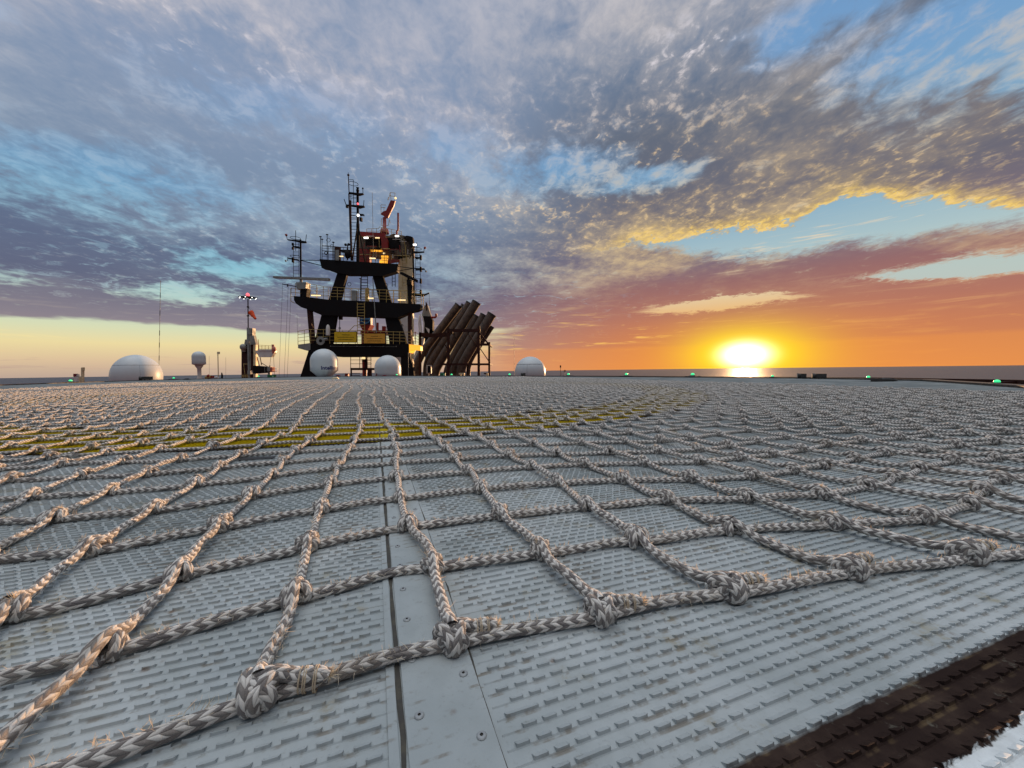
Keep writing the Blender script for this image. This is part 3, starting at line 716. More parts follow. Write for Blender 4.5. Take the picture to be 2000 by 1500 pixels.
    # tie-down slot
    q = MB(); pA = gp(500, 897); 
    def pr_(da, dc, z): v_ = np.array((pA.x, pA.y))+E1*da+E2*dc; return (v_[0], v_[1], z)
    return d

# ---------------------------------------------------------------- sea, ship deck below, edge of the helideck
SEA = mat('sea_water', srgb(58,56,64), .22, spec=.3)
def sea_mat():
    nt = SEA.node_tree; p = nt.nodes['Principled BSDF']; b = NB(nt); g = b.new('ShaderNodeNewGeometry')
    mp = b.new('ShaderNodeMapping'); b.put(mp.inputs[0], g.outputs['Position']); mp.inputs['Scale'].default_value = (.05, .09, 1); mp.inputs['Rotation'].default_value = (0, 0, .5)
    h = b.add(b.noise(mp.outputs[0], 1., 6., .65), b.mul(b.noise(mp.outputs[0], .12, 3., .5), 1.5))
    bn = b.new('ShaderNodeBump'); bn.inputs['Strength'].default_value = 1.; bn.inputs['Distance'].default_value = .6
    b.put(bn.inputs['Height'], h); b.put(p.inputs['Normal'], bn.outputs[0])
    p.inputs['Roughness'].default_value = .5
sea_mat()
HULL = mat('ship_paint', srgb(120,60,48), .6, dirt=.6, scale=1.)
BLACK = mat('black_paint', srgb(20,19,20), .7, spec=.15, dirt=.5, dcol=srgb(30,22,20), scale=1.2)
BROWN = mat('brown_steel', srgb(50,28,24), .65, spec=.2, dirt=.5, dcol=srgb(78,44,30), scale=2.)
RED = mat('red_paint', srgb(146,34,22), .45, dirt=.5, dcol=srgb(120,50,36), scale=1.5)
WHITE = mat('white_paint', srgb(214,214,208), .4, dirt=.4, dcol=srgb(170,160,140), scale=1.5)
CREAM = mat('cream_paint', srgb(222,208,168), .5, dirt=.5, dcol=srgb(170,150,110), scale=1.2)
YEL = mat('yellow_rail_paint', srgb(184,160,92), .45, dirt=.4, dcol=srgb(150,130,80), scale=3.)
GREYP = mat('grey_paint', srgb(142,146,140), .5, dirt=.5, scale=2.)
DOME = mat('radome_gelcoat', srgb(198,206,208), .38, dirt=.25, dcol=srgb(188,190,186), scale=1.3)
SEAM = mat('radome_seam', srgb(140,146,148), .6)
NAVY = mat('navy_ink', srgb(24,28,96), .5)
LAMPW = mat('lamp_warm', (1, .9, .6), .4, emit=(1, .74, .34), es=1.15)
LAMPC = mat('lamp_cool', (1, 1, 1), .4, emit=(1, .97, .9), es=2.6)
LAMPR = mat('lamp_red', (1, .1, .1), .4, emit=(1, .10, .12), es=2.2)
LAMPG = mat('lamp_green', (.1, 1, .4), .3, emit=(.04, .75, .26), es=.9)
SODIUM = mat('sodium_glow', (1, .6, .1), .5, emit=(1, .42, .03), es=1.1)  # glowing orange that stands in for lamplight on a surface
PIPE = mat('exhaust_steel', srgb(92,78,66), .5, .25, dirt=.8, dcol=srgb(54,42,34), scale=1.6)
SOCK = mat('windsock_cloth', srgb(232,84,36), .8); DSOCK = mat('windsock_inside', srgb(150,14,14), .8)
GRN = mat('green_enamel', srgb(16,110,66), .5, dirt=.4, scale=4.); BLUE = mat('blue_panel', srgb(40,76,120), .5); LBLUE = mat('pale_blue_paint', srgb(70,130,170), .5)
SIGNY = mat('yellow_board', srgb(222,186,20), .5, dirt=.3, scale=4.); SIGNO = mat('ochre_board', srgb(216,160,50), .5, dirt=.3, scale=4.)
RUBBER = mat('dark_fitting', srgb(48,46,44), .6, dirt=.5, scale=10.)
ALU = mat('galvanised_edge', srgb(120,124,124), .5, .3, dirt=.6, scale=2.)

q = MB(); R_ = 7600.; th = np.linspace(0, 2*math.pi, 145)[:-1]; rr = [1., 30, 200, 1000, 3000, R_]
V = np.concatenate([np.c_[r*np.cos(th), r*np.sin(th), np.full(144, -20.)] for r in rr])
i = np.arange(5)[:, None]; j = np.arange(144)[None]; q.quads(V, np.stack([i*144+j, i*144+(j+1) % 144, (i+1)*144+(j+1) % 144, (i+1)*144+j], -1).reshape(-1, 4)[:, ::-1])
tag(q.build('sea', SEA), kind='structure')
q = MB(); q.box(-62, 13, -20, 75, -3.2, -2.9); q.box(-60, 12, -18, 72, -21, -3.2)
tag(q.build('ship_deck', HULL), kind='structure')

def deck_trim():
    """the walkway and dark safety-net frame outside the painted deck"""
    pts = [gp(*p) for p in EDGE]; c = Vector((-8, 12, 0)); mb = MB(); fr = MB()
    def off(p, d): v = (p-c).normalized(); return p+v*d
    n = len(pts)
    for k in range(n-1):
        a, b_ = pts[k], pts[k+1]
        mb.hexa([off(a, .0)+Vector((0,0,-.2)), off(b_, 0)+Vector((0,0,-.2)), off(b_, .22)+Vector((0,0,-.2)), off(a, .22)+Vector((0,0,-.2)), off(a, .002)+Vector((0,0,.035)), off(b_, .002)+Vector((0,0,.035)), off(b_, .22)+Vector((0,0,.035)), off(a, .22)+Vector((0,0,.035))])
        fr.bar(off(a, 1.5)+Vector((0,0,-.02)), off(b_, 1.5)+Vector((0,0,-.02)), .08)
        m = max(2, int((b_-a).length/.8))
        for s in range(m): p = a.lerp(b_, s/m); fr.bar(off(p, .22)+Vector((0,0,-.12)), off(p, 1.5)+Vector((0,0,-.02)), .05)
        for w_ in (.5, .8, 1.1, 1.3): fr.bar(off(a, w_)+Vector((0,0,-.08)), off(b_, w_)+Vector((0,0,-.08)), .03)
    tag(mb.build('deck_kerb', RUBBER), kind='structure')
    tag(fr.build('safety_net_frame', BROWN), 'dark metal frame of the perimeter safety net just beyond the edge of the deck', 'safety net')

# ---------------------------------------------------------------- helpers that measure off the photo at a chosen distance
def poly(mb, pts, D, dep=.3, mi=0):
    p = [W(x, y, D) for x, y in pts]
    ar = sum(p[k].x*p[(k+1) % len(p)].z-p[(k+1) % len(p)].x*p[k].z for k in range(len(p)))
    if ar < 0: p = p[::-1]
    n = len(p); a = [tuple(v) for v in p]; c = [(v.x, v.y+dep, v.z) for v in p]
    mb.ngon(a, mi); mb.ngon(c[::-1], mi)
    mb.quads(a+c, [(i_, n+i_, n+(i_+1) % n, (i_+1) % n) for i_ in range(n)], mi=mi)
def rod(mb, x0, y0, x1, y1, D, wpx, mi=0, D2=None, n=7):
    a = W(x0, y0, D); b_ = W(x1, y1, D2 or D); r = wpx/2*D/F
    mb.tube([a, b_], r, n, mi); return a, b_
def prect(mb, x0, y0, x1, y1, D, dep=.3, mi=0): poly(mb, [(x0,y0),(x1,y0),(x1,y1),(x0,y1)], D, dep, mi)
def ringp(mb, x, y, rx, D, wpx, mi=0, ry=None, flat=True):
    c = W(x, y, D); R = rx*D/F; r = wpx/2*D/F; t = np.linspace(0, 2*math.pi, 25)[:-1]
    P_ = np.c_[c.x+R*np.cos(t), c.y+(R*np.sin(t) if flat else 0*t), c.z+(0*t if flat else R*np.sin(t))]
    P_ = np.r_[P_, P_[:2]]; mb.tube(P_, r, 6, mi, cap=False)
def ladder(mb, x0a, x1a, ya, x0b, x1b, yb, D, n, w=1.2, mi=0):
    rod(mb, x0a, ya, x0b, yb, D, w, mi); rod(mb, x1a, ya, x1b, yb, D, w, mi)
    for k in range(n):
        t = (k+.5)/n; rod(mb, x0a+(x0b-x0a)*t, ya+(yb-ya)*t, x1a+(x1b-x1a)*t, ya+(yb-ya)*t, D, w*.8, mi, n=5)
def railing(mb, top, base_y, D, rails=3, posts=10, w=1.1, mi=0, dep=0.):
    """top: list of (x, y) of the top rail; base_y: function x -> foot of the posts"""
    D = D+dep
    for k in range(len(top)-1):
        (xa, ya), (xb, yb) = top[k], top[k+1]
        for r_ in range(rails):
            f = r_/rails; rod(mb, xa, ya+(base_y(xa)-ya)*f, xb, yb+(base_y(xb)-yb)*f, D, w*(1 if r_ == 0 else .8), mi, n=5)
    xs = np.linspace(top[0][0], top[-1][0], posts)
    for x in xs:
        y = np.interp(x, [t[0] for t in top], [t[1] for t in top]); rod(mb, x, y, x, base_y(x)+.5, D, w, mi, n=5)
def lin2(*p): xs = [a for a, _ in p]; ys = [b_ for _, b_ in p]; return lambda x: float(np.interp(x, xs, ys))
ZB = -2.9
def down(mb, x, y, D, r, mi=0):            # a support running from a point down to the ship's deck
    p = W(x, y, D); mb.tube([p, (p.x, p.y, ZB)], r, 10, mi)

# ---------------------------------------------------------------- mast tower
def tower():
    D = 38.; t = empty('mast_tower', (W(700, 735, D).x, D, ZB), 'tall black mast tower with three platforms, yellow railings and a ladder mast on top', 'mast tower')
    o3 = tuple(t.location)
    def part(mb, name, m, par=t): o = mb.build(name, m); o.parent = par; 
    def P_(mb, name, m, par=None):
        o = mb.build(name, m, origin=o3); o.location = (0, 0, 0); o.parent = par or t; return o
    zb = 760
    m = MB(); poly(m, [(573,zb+20),(626,zb+20),(634,737),(640,690),(655,672),(606,672),(601,690),(586,737)], D, .8); P_(m, 'leg', BLACK)
    m = MB(); poly(m, [(783,zb+20),(812,zb+20),(809,737),(806,712),(801,700),(798,672),(770,672),(783,696)], D, .5); P_(m, 'leg', BLACK)
    m = MB(); poly(m, [(606,671),(798,671.5),(799,692),(783,697),(660,697),(640,690),(606,688)], D-.05, 1.2); lo = P_(m, 'lower_platform', BLACK)
    m = MB(); poly(m, [(582,673),(606,670),(606,683),(600,685),(582,680)], D-.1, 2.); P_(m, 'side_platform', GREYP)
    m = MB(); poly(m, [(799,672.5),(818,674),(818,684),(804,682.5),(799,689)], D-.1, 1.6); P_(m, 'side_platform', SODIUM)  # no lamp: the orange light on this platform is its own glow
    m = MB(); poly(m, [(613,671),(647,671),(657,612),(629,610)], D+.1, .5); P_(m, 'leg', BLACK)
    m = MB(); poly(m, [(761,671),(794,671),(777,617),(751,615)], D+.1, .5); P_(m, 'leg', BLACK)
    m = MB(); poly(m, [(599,602),(606,602),(612,671),(605,671)], D+.1, .5); P_(m, 'strut', BROWN)
    m = MB(); poly(m, [(796,604),(802,604),(803,671),(797,671)], D+.1, .5); P_(m, 'strut', BROWN)
    m = MB(); poly(m, [(574,578),(600,580),(641,585),(700,587.5),(764,591),(821,594),(821,603),(813,607),(802,609),(776,621),(750,620),(656,616),(629,616),(600,604),(588,600),(578,593),(574,586)], D-.1, 1.0); P_(m, 'middle_platform', BLACK)
    m = MB(); poly(m, [(568,589),(578,593),(584,596),(577,592)], D-.1, 1.); P_(m, 'platform_lip', BLACK)
    m = MB(); poly(m, [(641,587),(664,587),(677,536),(659,532)], D+.1, .4); P_(m, 'leg', BLACK)
    m = MB(); poly(m, [(742,592),(765,592),(747,537),(727,537)], D+.1, .4); P_(m, 'leg', BLACK)
    m = MB(); poly(m, [(624,506),(700,511),(778,515.5),(775,530),(746,539),(727,539),(722,536),(677,536),(659,533),(636,524.5),(628,523)], D-.1, .8); P_(m, 'upper_platform', BLACK)
    # railings
    b2 = lin2((574,578),(641,585),(700,587.5),(764,591),(821,594),(830,596))
    m = MB(); railing(m, [(577,553),(604,554),(634,560),(737,566),(812,568),(823,570)], b2, D, 4, 19, 1.0, dep=-.05)
    railing(m, [(577,556),(634,562),(737,567),(812,569)], b2, D, 3, 12, .8, dep=2.2)
    rod(m, 568, 563, 568, 588, D, 1.3); rod(m, 568, 563, 577, 563, D, 1.); rod(m, 568, 588, 575, 592, D, 1.3); rod(m, 568, 571, 577, 571, D, .9); rod(m, 568, 579, 577, 579, D, .9)
    rod(m, 827, 575, 827, 603, D, 1.3); rod(m, 812, 574, 827, 576, D, 1.); rod(m, 820, 604, 827, 603, D, 1.3); rod(m, 818, 585, 827, 586, D, .9); rod(m, 818, 594, 827, 595, D, .9)
    P_(m, 'railing', YEL)
    b1 = lin2((624,506),(700,511),(778,515.5))
    m = MB(); railing(m, [(629,479),(680,484),(738,487),(775,489)], b1, D, 5, 13, 1.0, dep=-.05); railing(m, [(629,481),(775,490)], b1, D, 3, 8, .8, dep=1.8); P_(m, 'railing', BROWN)
    b0 = lin2((582,673),(606,671),(798,671.5),(818,674))
    m = MB(); railing(m, [(582,647),(601,643.5),(640,644),(760,648),(812,649),(818,653)], b0, D, 4, 20, 1.0, dep=-.1); rod(m, 679, 649, 692, 636, D, 1.2); rod(m, 692, 636, 706, 637, D, 1.2); P_(m, 'railing', YEL)
    # ladders
    m = MB(); ladder(m, 706, 718, 538, 705, 718, 588, D+.5, 9, 1.4); P_(m, 'ladder', BLACK)
    m = MB(); ladder(m, 698, 712, 591, 698, 712, 671, D-.2, 14, 1.2); P_(m, 'ladder', YEL)
    m = MB(); ladder(m, 754, 762, 640, 752, 764, 672, D+.6, 7, 1.); P_(m, 'ladder', WHITE)
    # equipment on the railings
    m = MB(); prect(m, 687, 567, 696, 587, D-.1, .3); P_(m, 'cabinet', GREYP)
    for x in (660, 716): m = MB(); prect(m, x-2, 562, x+3, 586+(x-660)*.05, D+.2, .3); P_(m, 'yellow_post', YEL)
    m = MB(); rod(m, 728, 542, 731, 590, D-.3, 1.6); rod(m, 731, 590, 735, 650, D-.3, 1.8); P_(m, 'grey_pole', GREYP)
    for (x0, y0, x1) in ((608,577,626), (719,582.5,730), (777,586,792), (722,504.5,733), (657,500.5,670), (733,464.5,741)):
        m = MB(); a, b_ = W(x0, y0, D-.15), W(x1, y0+(x1-x0)*.02, D-.15); m.tube([a, b_], .06, 8); L = P_(m, 'lamp', LAMPW)
    # mast with ladder on the top platform
    m = MB(); rod(m, 680.5, 345, 682, 380, D+.5, 1.8); rod(m, 681.5, 378, 686, 509, D+.5, 2.6); p = W(680.4, 342, D+.5); m.ball(p, .12, 8); rod(m, 680.3, 342, 680.2, 337, D+.5, 1.)
    rod(m, 684.5, 392, 684.5, 437, D+.4, 4.2); rod(m, 684.5, 437, 687, 509, D+.4, 3.)
    P_(m, 'mast_pole', BROWN)
    m = MB(); rod(m, 698.5, 372, 699, 437, D+.7, 4.8, n=10); rod(m, 699, 437, 699, 512, D+.7, 6.2, n=10); rod(m, 699, 437, 713, 512, D+.1, 2.4); rod(m, 699, 437, 688, 509, D+.1, 2.6); rod(m, 699, 437, 700, 512, D+1.8, 2.6)
    P_(m, 'mast_column', BLACK)
    m = MB(); ladder(m, 685, 697, 378, 688, 697, 505, D+.55, 19, 1.); P_(m, 'ladder', BLACK)
    m = MB()
    poly(m, [(681,374.5),(700,377),(709,377),(709,378.5),(701,381),(694,379),(681,377)], D+.4, .25); poly(m, [(675,399),(697,400.5),(711,401.5),(711,403.5),(701,406),(693,403),(675,401)], D+.4, .25); poly(m, [(701,417),(710,418),(711,419.5),(703,421)], D+.5, .2)
    rod(m, 709, 378, 708.5, 368, D+.5, 1.1); m.ball(W(708.6, 368, D+.5), .09, 8); rod(m, 676, 400, 672, 389, D+.5, 1.4); rod(m, 710, 402, 711, 391, D+.5, 1.2); rod(m, 711, 419, 711, 423, D+.5, 1.); prect(m, 702, 424, 706, 431, D+.4, .3); prect(m, 675, 402, 679, 405, D+.4, .2)
    m.ball(W(698.5, 372, D+.6), .16, 10); m.lathe([(.13, -.05), (.15, .03), (.01, .05)], W(698.5, 367, D+.6), 10)
    rod(m, 682, 351, 690, 351, D+.5, 1.); rod(m, 690, 351, 690.5, 400, D+.5, 1.1)
    for y, r in ((359, 8.7), (382, 7.5), (423, 7.)): ringp(m, 690, y, r, D+.9, 1., ry=3)
    P_(m, 'crosstree', BLACK)
    m = MB(); m.ball(W(699, 398, D+.4), .10, 8); P_(m, 'signal_lamp', LAMPR)
    m = MB(); m.ball(W(699.5, 420.5, D+.4), .13, 8); P_(m, 'signal_lamp', LAMPC)
    # side masts
    for s, px, ytop, yb, nm in ((-1, 587, 468, 579, 0), (1, 806.5, 486, 594, 1)):
        m = MB(); rod(m, px, ytop, px+(.8 if s < 0 else 3), yb, D+.3, 3.4, n=8)
        if s < 0:
            poly(m, [(561,467),(583,469),(597,471),(597,474),(588,474),(576,471),(561,468.5)], D+.2, .2); rod(m, 561, 467, 559.5, 460, D+.3, 1.1); rod(m, 597, 472, 598.5, 458, D+.3, 1.1); ringp(m, 596, 473, 1.6, D+.2, .8, flat=False)
            poly(m, [(571,480),(583,481),(587,487),(583,485),(571,482)], D+.2, .15); poly(m, [(562,503),(580,506),(587,511),(578,508),(562,505)], D+.2, .15); rod(m, 562, 502, 562, 510, D+.3, 1.2)
            rod(m, 577.5, 450, 577.5, 490, D+.3, 1.1); ladder(m, 573, 583.5, 474, 573, 584, 546, D+.35, 10, .9)
            for y in (465, 501): ringp(m, 577, y, 9, D+.8, .9)
            prect(m, 569.5, 474, 572, 479, D+.2, .2); prect(m, 569.5, 482, 572, 487, D+.2, .2); prect(m, 569.5, 503, 572.5, 512, D+.2, .2)
            rod(m, 588, 508, 626, 508.5, D+.3, 1.4); rod(m, 589, 509, 629, 519, D+.3, 1.5)
        else:
            poly(m, [(806,490),(818,491),(828,491),(828,492.5),(812,494),(806,494)], D+.2, .2); rod(m, 828, 492, 828.5, 484, D+.3, 1.1); ringp(m, 815, 486, 8, D+.8, 1.)
            poly(m, [(808,501),(820,502),(820,504),(812,505)], D+.2, .2); poly(m, [(808,523),(828,524),(829,526),(812,527)], D+.2, .2); rod(m, 828, 524, 832, 531, D+.3, 1.2)
            rod(m, 814, 473, 814.5, 510, D+.3, 1.1); ladder(m, 811, 820, 495, 813, 823, 592, D+.35, 13, .9)
            for yy in (498, 521, 544, 566): prect(m, 819.5, yy, 823, yy+9, D+.2, .25)
            rod(m, 806, 524, 778, 520.5, D+.3, 1.4); rod(m, 806, 524.5, 775, 529.5, D+.3, 1.4); poly(m, [(803,572),(830,574),(838,571),(838,573),(825,579),(806,577)], D+.2, .2); rod(m, 806, 580, 800, 592, D+.2, 1.3)
            rod(m, 838, 572, 841, 612, D+.3, .5)
        P_(m, 'side_mast', BLACK)
        lx = [(559,459,LAMPR),(558,509.5,LAMPC)] if s < 0 else [(830,484,LAMPR),(832,530,LAMPC)]
        for x, y, mm in lx: m = MB(); m.ball(W(x, y, D+.3), .1 if mm is LAMPC else .13, 8); P_(m, 'signal_lamp', RED if mm is LAMPR else GREYP)
    # aerials along the upper platform
    for x, y0, y1 in ((626,463,507), (629,468,507), (639,459,508), (651,474,508), (704,545,585)):
        m = MB(); rod(m, x, y0, x, y1, D-.1, 1.2); m.lathe([(.01, .0), (.13, .02), (.10, .07), (.01, .08)], W(x, y0, D-.1), 10); P_(m, 'aerial', BLACK)
    m = MB(); ringp(m, 641.5, 469, 3.6, D, .8, flat=False); ringp(m, 648, 481, 3.2, D, .8, flat=False); ringp(m, 637, 494, 3., D-.1, 1.4, flat=False); ringp(m, 682, 555, 3.6, D, .9, flat=False); ringp(m, 754, 557, 3.4, D, .9, flat=False); P_(m, 'cable_loop', BLACK)
    m = MB(); prect(m, 653, 482, 664, 508, D-.2, .12); prect(m, 655, 488, 662, 508.5, D-.21, .14, 1); P_(m, 'cabinet_frame', [BROWN, GREYP])
    m = MB(); prect(m, 666, 487.5, 683, 491.5, D-.1, .4); rod(m, 679, 478, 679, 508, D, 2.2); m.ball(W(675, 478, D), .14, 8); m.ball(W(681, 477.5, D), .14, 8); m.ball(W(679, 497, D-.1), .32, 10, sz=1.3); P_(m, 'small_radar', BLACK)
    # horn, cylinder, work gear on the lower platform
    m = MB(); c = W(626, 665.5, D-.4); m.tube([c+Vector((0,.5,0)), c+Vector((0,.35,0)), c+Vector((0,.1,0)), c], [.08,.12,.28,.42], 20); m.tube([c+Vector((.2,.35,.15)), c+Vector((.55,.35,.18))], .14, 10); m.tube([c+Vector((0,-.01,0)), c+Vector((0,.02,0))], .16, 14, 1); P_(m, 'fog_horn', [GREYP, BLACK])
    m = MB(); a = W(640.5, 634, D-.3); b_ = W(640.5, 655, D-.3); m.tube([b_, (b_+a)/2, a+Vector((0,0,-.15)), a], [.19,.19,.16,.05], 12); P_(m, 'white_canister', WHITE)
    m = MB(); prect(m, 661, 614, 667, 624, D+.8, .3); rod(m, 663.5, 624, 663.5, 648, D+.9, 1.2, 1); ringp(m, 663.5, 641, 1.8, D+.9, 1., 1, flat=False); P_(m, 'chain_hoist', [BROWN, BLACK])
    # framework between the legs under the lower platform
    m = MB(); prect(m, 684, 718.5, 725, 723, D+.6, 1.2); 
    for x in (685, 702.5, 724.5): rod(m, x, 697, x, 719, D+.6, 1.2)
    for x in (686, 723): rod(m, x, 722, x, zb, D+.7, 3.2)
    for y in (703, 710.5): rod(m, 684, y, 726, y, D+.6, .9)
    for y in (729, 733.5): rod(m, 687, y, 703, y, D+.6, 1.2)
    ladder(m, 712, 724.5, 697, 712, 724.5, 719, D+.7, 5, .9); prect(m, 707, 703, 715, 707, D+.5, .4); prect(m, 712, 697, 716, 719, D+.5, .3); prect(m, 718, 723, 723, zb, D+.9, .5); rod(m, 713.5, 722, 714, zb, D+.6, 3.4)
    P_(m, 'lower_framework', BROWN)
    m = MB(); a = W(707, 699.5, D+.4); b_ = W(713, 699.5, D+.4); m.tube([a, b_], .1, 8); P_(m, 'lamp', LAMPW)
    m = MB()
    for k, x in enumerate(np.linspace(646, 774, 6)): m.ball(W(x, 676.3+.35*k*.2, D-.08), .05, 6)
    rod(m, 646, 676.3, 774, 677.3, D-.08, .35); P_(m, 'cable_run', GREYP)
    return t
def scanner(name, label, pts, bx, stand, D, m1, m2):
    t = empty(name, W(bx[0], stand[3], D), label, 'radar'); o3 = tuple(t.location)
    m = MB(); poly(m, pts, D-.1, .35); o = m.build('scanner_bar', m1, origin=o3); o.location = (0,0,0); o.parent = t
    m = MB(); poly(m, [(bx[0]-bx[1], bx[2]), (bx[0]+bx[1], bx[2]), (bx[0]+bx[1]*.9, bx[3]), (bx[0]-bx[1]*.9, bx[3])], D-.1, .8); rod(m, bx[0], bx[2]-4, bx[0], bx[2]+2, D+.1, 5); o = m.build('gearbox', m1, origin=o3); o.location = (0,0,0); o.parent = t
    m = MB(); poly(m, [(stand[0]-2, stand[2]), (stand[1]+2, stand[2]), (stand[1], stand[3]), (stand[0], stand[3])], D, .7); o = m.build('stand', m2, origin=o3); o.location = (0,0,0); o.parent = t
    return t
def simple(name, label, cat, mb, mats, group=None, origin=None):
    V = np.concatenate(mb.v+[p for p, _ in mb.ng]); lo = V.min(0); c = origin or ((V[:, 0].min()+V[:, 0].max())/2, (V[:, 1].min()+V[:, 1].max())/2, lo[2])
    return tag(mb.build(name, mats, origin=c), label, cat, group)
class Thing:
    def __init__(s, name, label, cat, o, group=None): s.e = empty(name, o, label, cat, group); s.o = tuple(o)
    def part(s, mb, name, mats, par=None):
        o = mb.build(name, mats, origin=s.o); o.location = (0, 0, 0); o.parent = par or s.e; return o

def text_mesh(txt, size):
    cu = bpy.data.curves.new('t', 'FONT'); cu.body = txt; cu.size = size; cu.resolution_u = 3; cu.offset = size*.03
    ob = bpy.data.objects.new('t', cu); C.objects.link(ob); dg = bpy.context.evaluated_depsgraph_get(); dg.update()
    me = bpy.data.meshes.new_from_object(ob.evaluated_get(dg)); V = [tuple(v.co) for v in me.vertices]; Fs = [list(p.vertices) for p in me.polygons]
    bpy.data.objects.remove(ob); return np.array(V), Fs

def far_things():
    tower(); D = 38.
    scanner('radar_scanner', 'long white radar scanner bar on a grey box, left end of middle platform', [(533,539),(642,543),(642,547.5),(533,542.5)], (588,10,551,564), (589,598,563,579), 37.9, GREYP, BLACK)
    scanner('radar_scanner', 'dark radar scanner tilted on its post, right end of middle platform', [(782,531),(786,531.5),(815,546),(814,551),(781,534.5)], (798,4,546,556), (797,802,556,593), 37.9, BLACK, BLACK)
    for k, (x0, x1, y1, lab) in enumerate(((552,545,736,'leftmost thin vertical rigging wire left of the black mast tower'), (563,555,736,'middle one of the three rigging wires left of the tower'), (569,561,736,'right hand rigging wire, nearest the tower legs'))):
        m = MB(); rod(m, x0, 556+k*3, x1, y1, D, .45, n=5); down(m, x1, y1, D, .011); simple('rigging_wire', lab, 'wire', m, BLACK, 'rigging wires beside the tower')
    m = MB(); rod(m, 551, 554.5, 580, 560, 37.9, 1.6); rod(m, 562, 555, 562, 560, 37.9, 2.5); simple('yard_arm', 'short dark yard arm holding the rigging wires at the left of the middle platform', 'yard arm', m, BLACK)
    # warning boards
    for (x0, y0, x1, y1, mt, lab) in ((653,648.5,696,668,SIGNY,'bright yellow board with lines of small text on the lower railing'), (710.5,651.5,752,670.5,SIGNO,'ochre yellow board, right hand one of the pair on the lower railing')):
        t = Thing('warning_board', lab, 'sign', W((x0+x1)/2, y1, 37.75), 'text boards on the tower railing')
        m = MB(); prect(m, x0-1.2, y0-1.2, x1+1.2, y1+1.2, 37.80, .05); t.part(m, 'frame', BLACK)
        m = MB(); prect(m, x0, y0, x1, y1, 37.77, .03); t.part(m, 'board', mt)
        m = MB(); w_ = x1-x0; r = np.random.default_rng(5)
        for fy, f0, f1 in ((.28,.34,.66), (.52,.14,.86), (.75,.2,.8)):
            x = x0+w_*f0
            while x < x0+w_*f1: l = r.uniform(1.2, 2.4); prect(m, x, y0+(y1-y0)*fy-.45, x+l, y0+(y1-y0)*fy+.45, 37.76, .012); x += l+.5
        t.part(m, 'lettering', BLACK)
    # blue funnel badge between the legs, red cradle
    D2 = 44.; t = Thing('funnel', 'dark blue funnel panel with pale blue swirl on a red cradle between the legs', 'funnel', (W(713,735,D2).x, D2, ZB))
    m = MB(); prect(m, 702, 617, 724, 634, D2, .6); t.part(m, 'casing', BLUE)
    m = MB(); c = W(714, 624.5, D2-.06); a = np.linspace(-.4, 5.0, 26); m.tube(np.c_[c.x+.48*np.cos(-a), np.full(26, c.y), c.z+.42*np.sin(-a)], .07, 6); m.tube([c+Vector((-.45,0,.05)), c+Vector((.45,0,.05))], .07, 6); t.part(m, 'swirl_mark', LBLUE)
    m = MB(); poly(m, [(702,634),(724,634),(718,645),(716,652),(710,652),(708,645)], D2, 1.2); prect(m, 704, 645, 770, 653, D2+.3, 1.5); prect(m, 735, 630, 738, 646, D2, .3); prect(m, 746, 637, 752, 646, D2, .5)
    for x in (710, 750): down(m, x, 652, D2+.8, .25)
    t.part(m, 'cradle', RED)
    # white deckhouse column with red crane behind the tower
    D3 = 46.; t = Thing('crane_tower', 'cream and white crane tower with lit machinery house rising behind the black mast', 'crane tower', (W(790,735,D3).x, D3, ZB))
    m = MB(); prect(m, 778, 500, 806, 800, D3, .6); t.part(m, 'column', CREAM)
    m = MB(); poly(m, [(757,617),(797,604),(797,800),(768,800)], D3-.4, .4); t.part(m, 'white_panel', WHITE)
    V, Fs = text_mesh('nn', .42); m = MB(); c = W(781, 637, D3-.42)
    for f in Fs: m.ngon([(c.x+V[i_][0], c.y, c.z+V[i_][1]) for i_ in f])
    t.part(m, 'lettering', BLACK)
    m = MB(); poly(m, [(700,462),(708,456),(760,460),(768,456),(798,462),(805,470),(806,500),(778,506),(700,498)], D3, 1.); h = t.part(m, 'machinery_house', mat('weathered_house', srgb(104,92,74), .6, dirt=.9, dcol=srgb(48,36,30), scale=1.))
    m = MB(); prect(m, 714, 468, 744, 480, D3-.05, .1); prect(m, 753, 464, 782, 486, D3-.05, .1); t.part(m, 'window', BLACK, h)
    m = MB(); poly(m, [(703,452),(750,455),(757,470),(757,487),(746,487),(744,465),(704,460)], D3-.5, .5); t.part(m, 'gantry_beam', RED)
    m = MB(); prect(m, 701, 486, 722, 512, D3-.6, .6); t.part(m, 'red_locker', RED); m = MB(); poly(m, [(757,509),(762,507),(779,507),(779,511),(770,512),(757,514)], D3-.6, .3); t.part(m, 'red_arm', RED)
    m = MB(); prect(m, 744.5, 498, 757, 515, D3-.3, .3); prect(m, 741, 507, 743.5, 514, D3-.3, .2); prect(m, 724, 486.5, 746, 491, D3-.2, .2); t.part(m, 'lit_doorway', SODIUM)
    m = MB(); m.ball(W(750, 494.5, D3-.7), .13, 8); t.part(m, 'lamp', LAMPW)
    for x0, x1, y in ((711,719,464.5), (772,779,461), (807,813,478)): m = MB(); m.tube([W(x0,y,D3-.6), W(x1,y,D3-.6)], .1, 8); t.part(m, 'lamp', LAMPC)
    m = MB(); rod(m, 700, 497, 800, 500, D3-.7, 1.2); railing(m, [(716,447),(740,446),(741,443),(770,449),(784,452)], lin2((716,456),(784,460)), D3, 2, 8, .9); ladder(m, 786, 793, 485, 786, 793, 560, D3-.2, 14, .8); rod(m, 789, 465, 795, 515, D3-.3, 1.4); t.part(m, 'railing', YEL)
    r = np.random.default_rng(11)
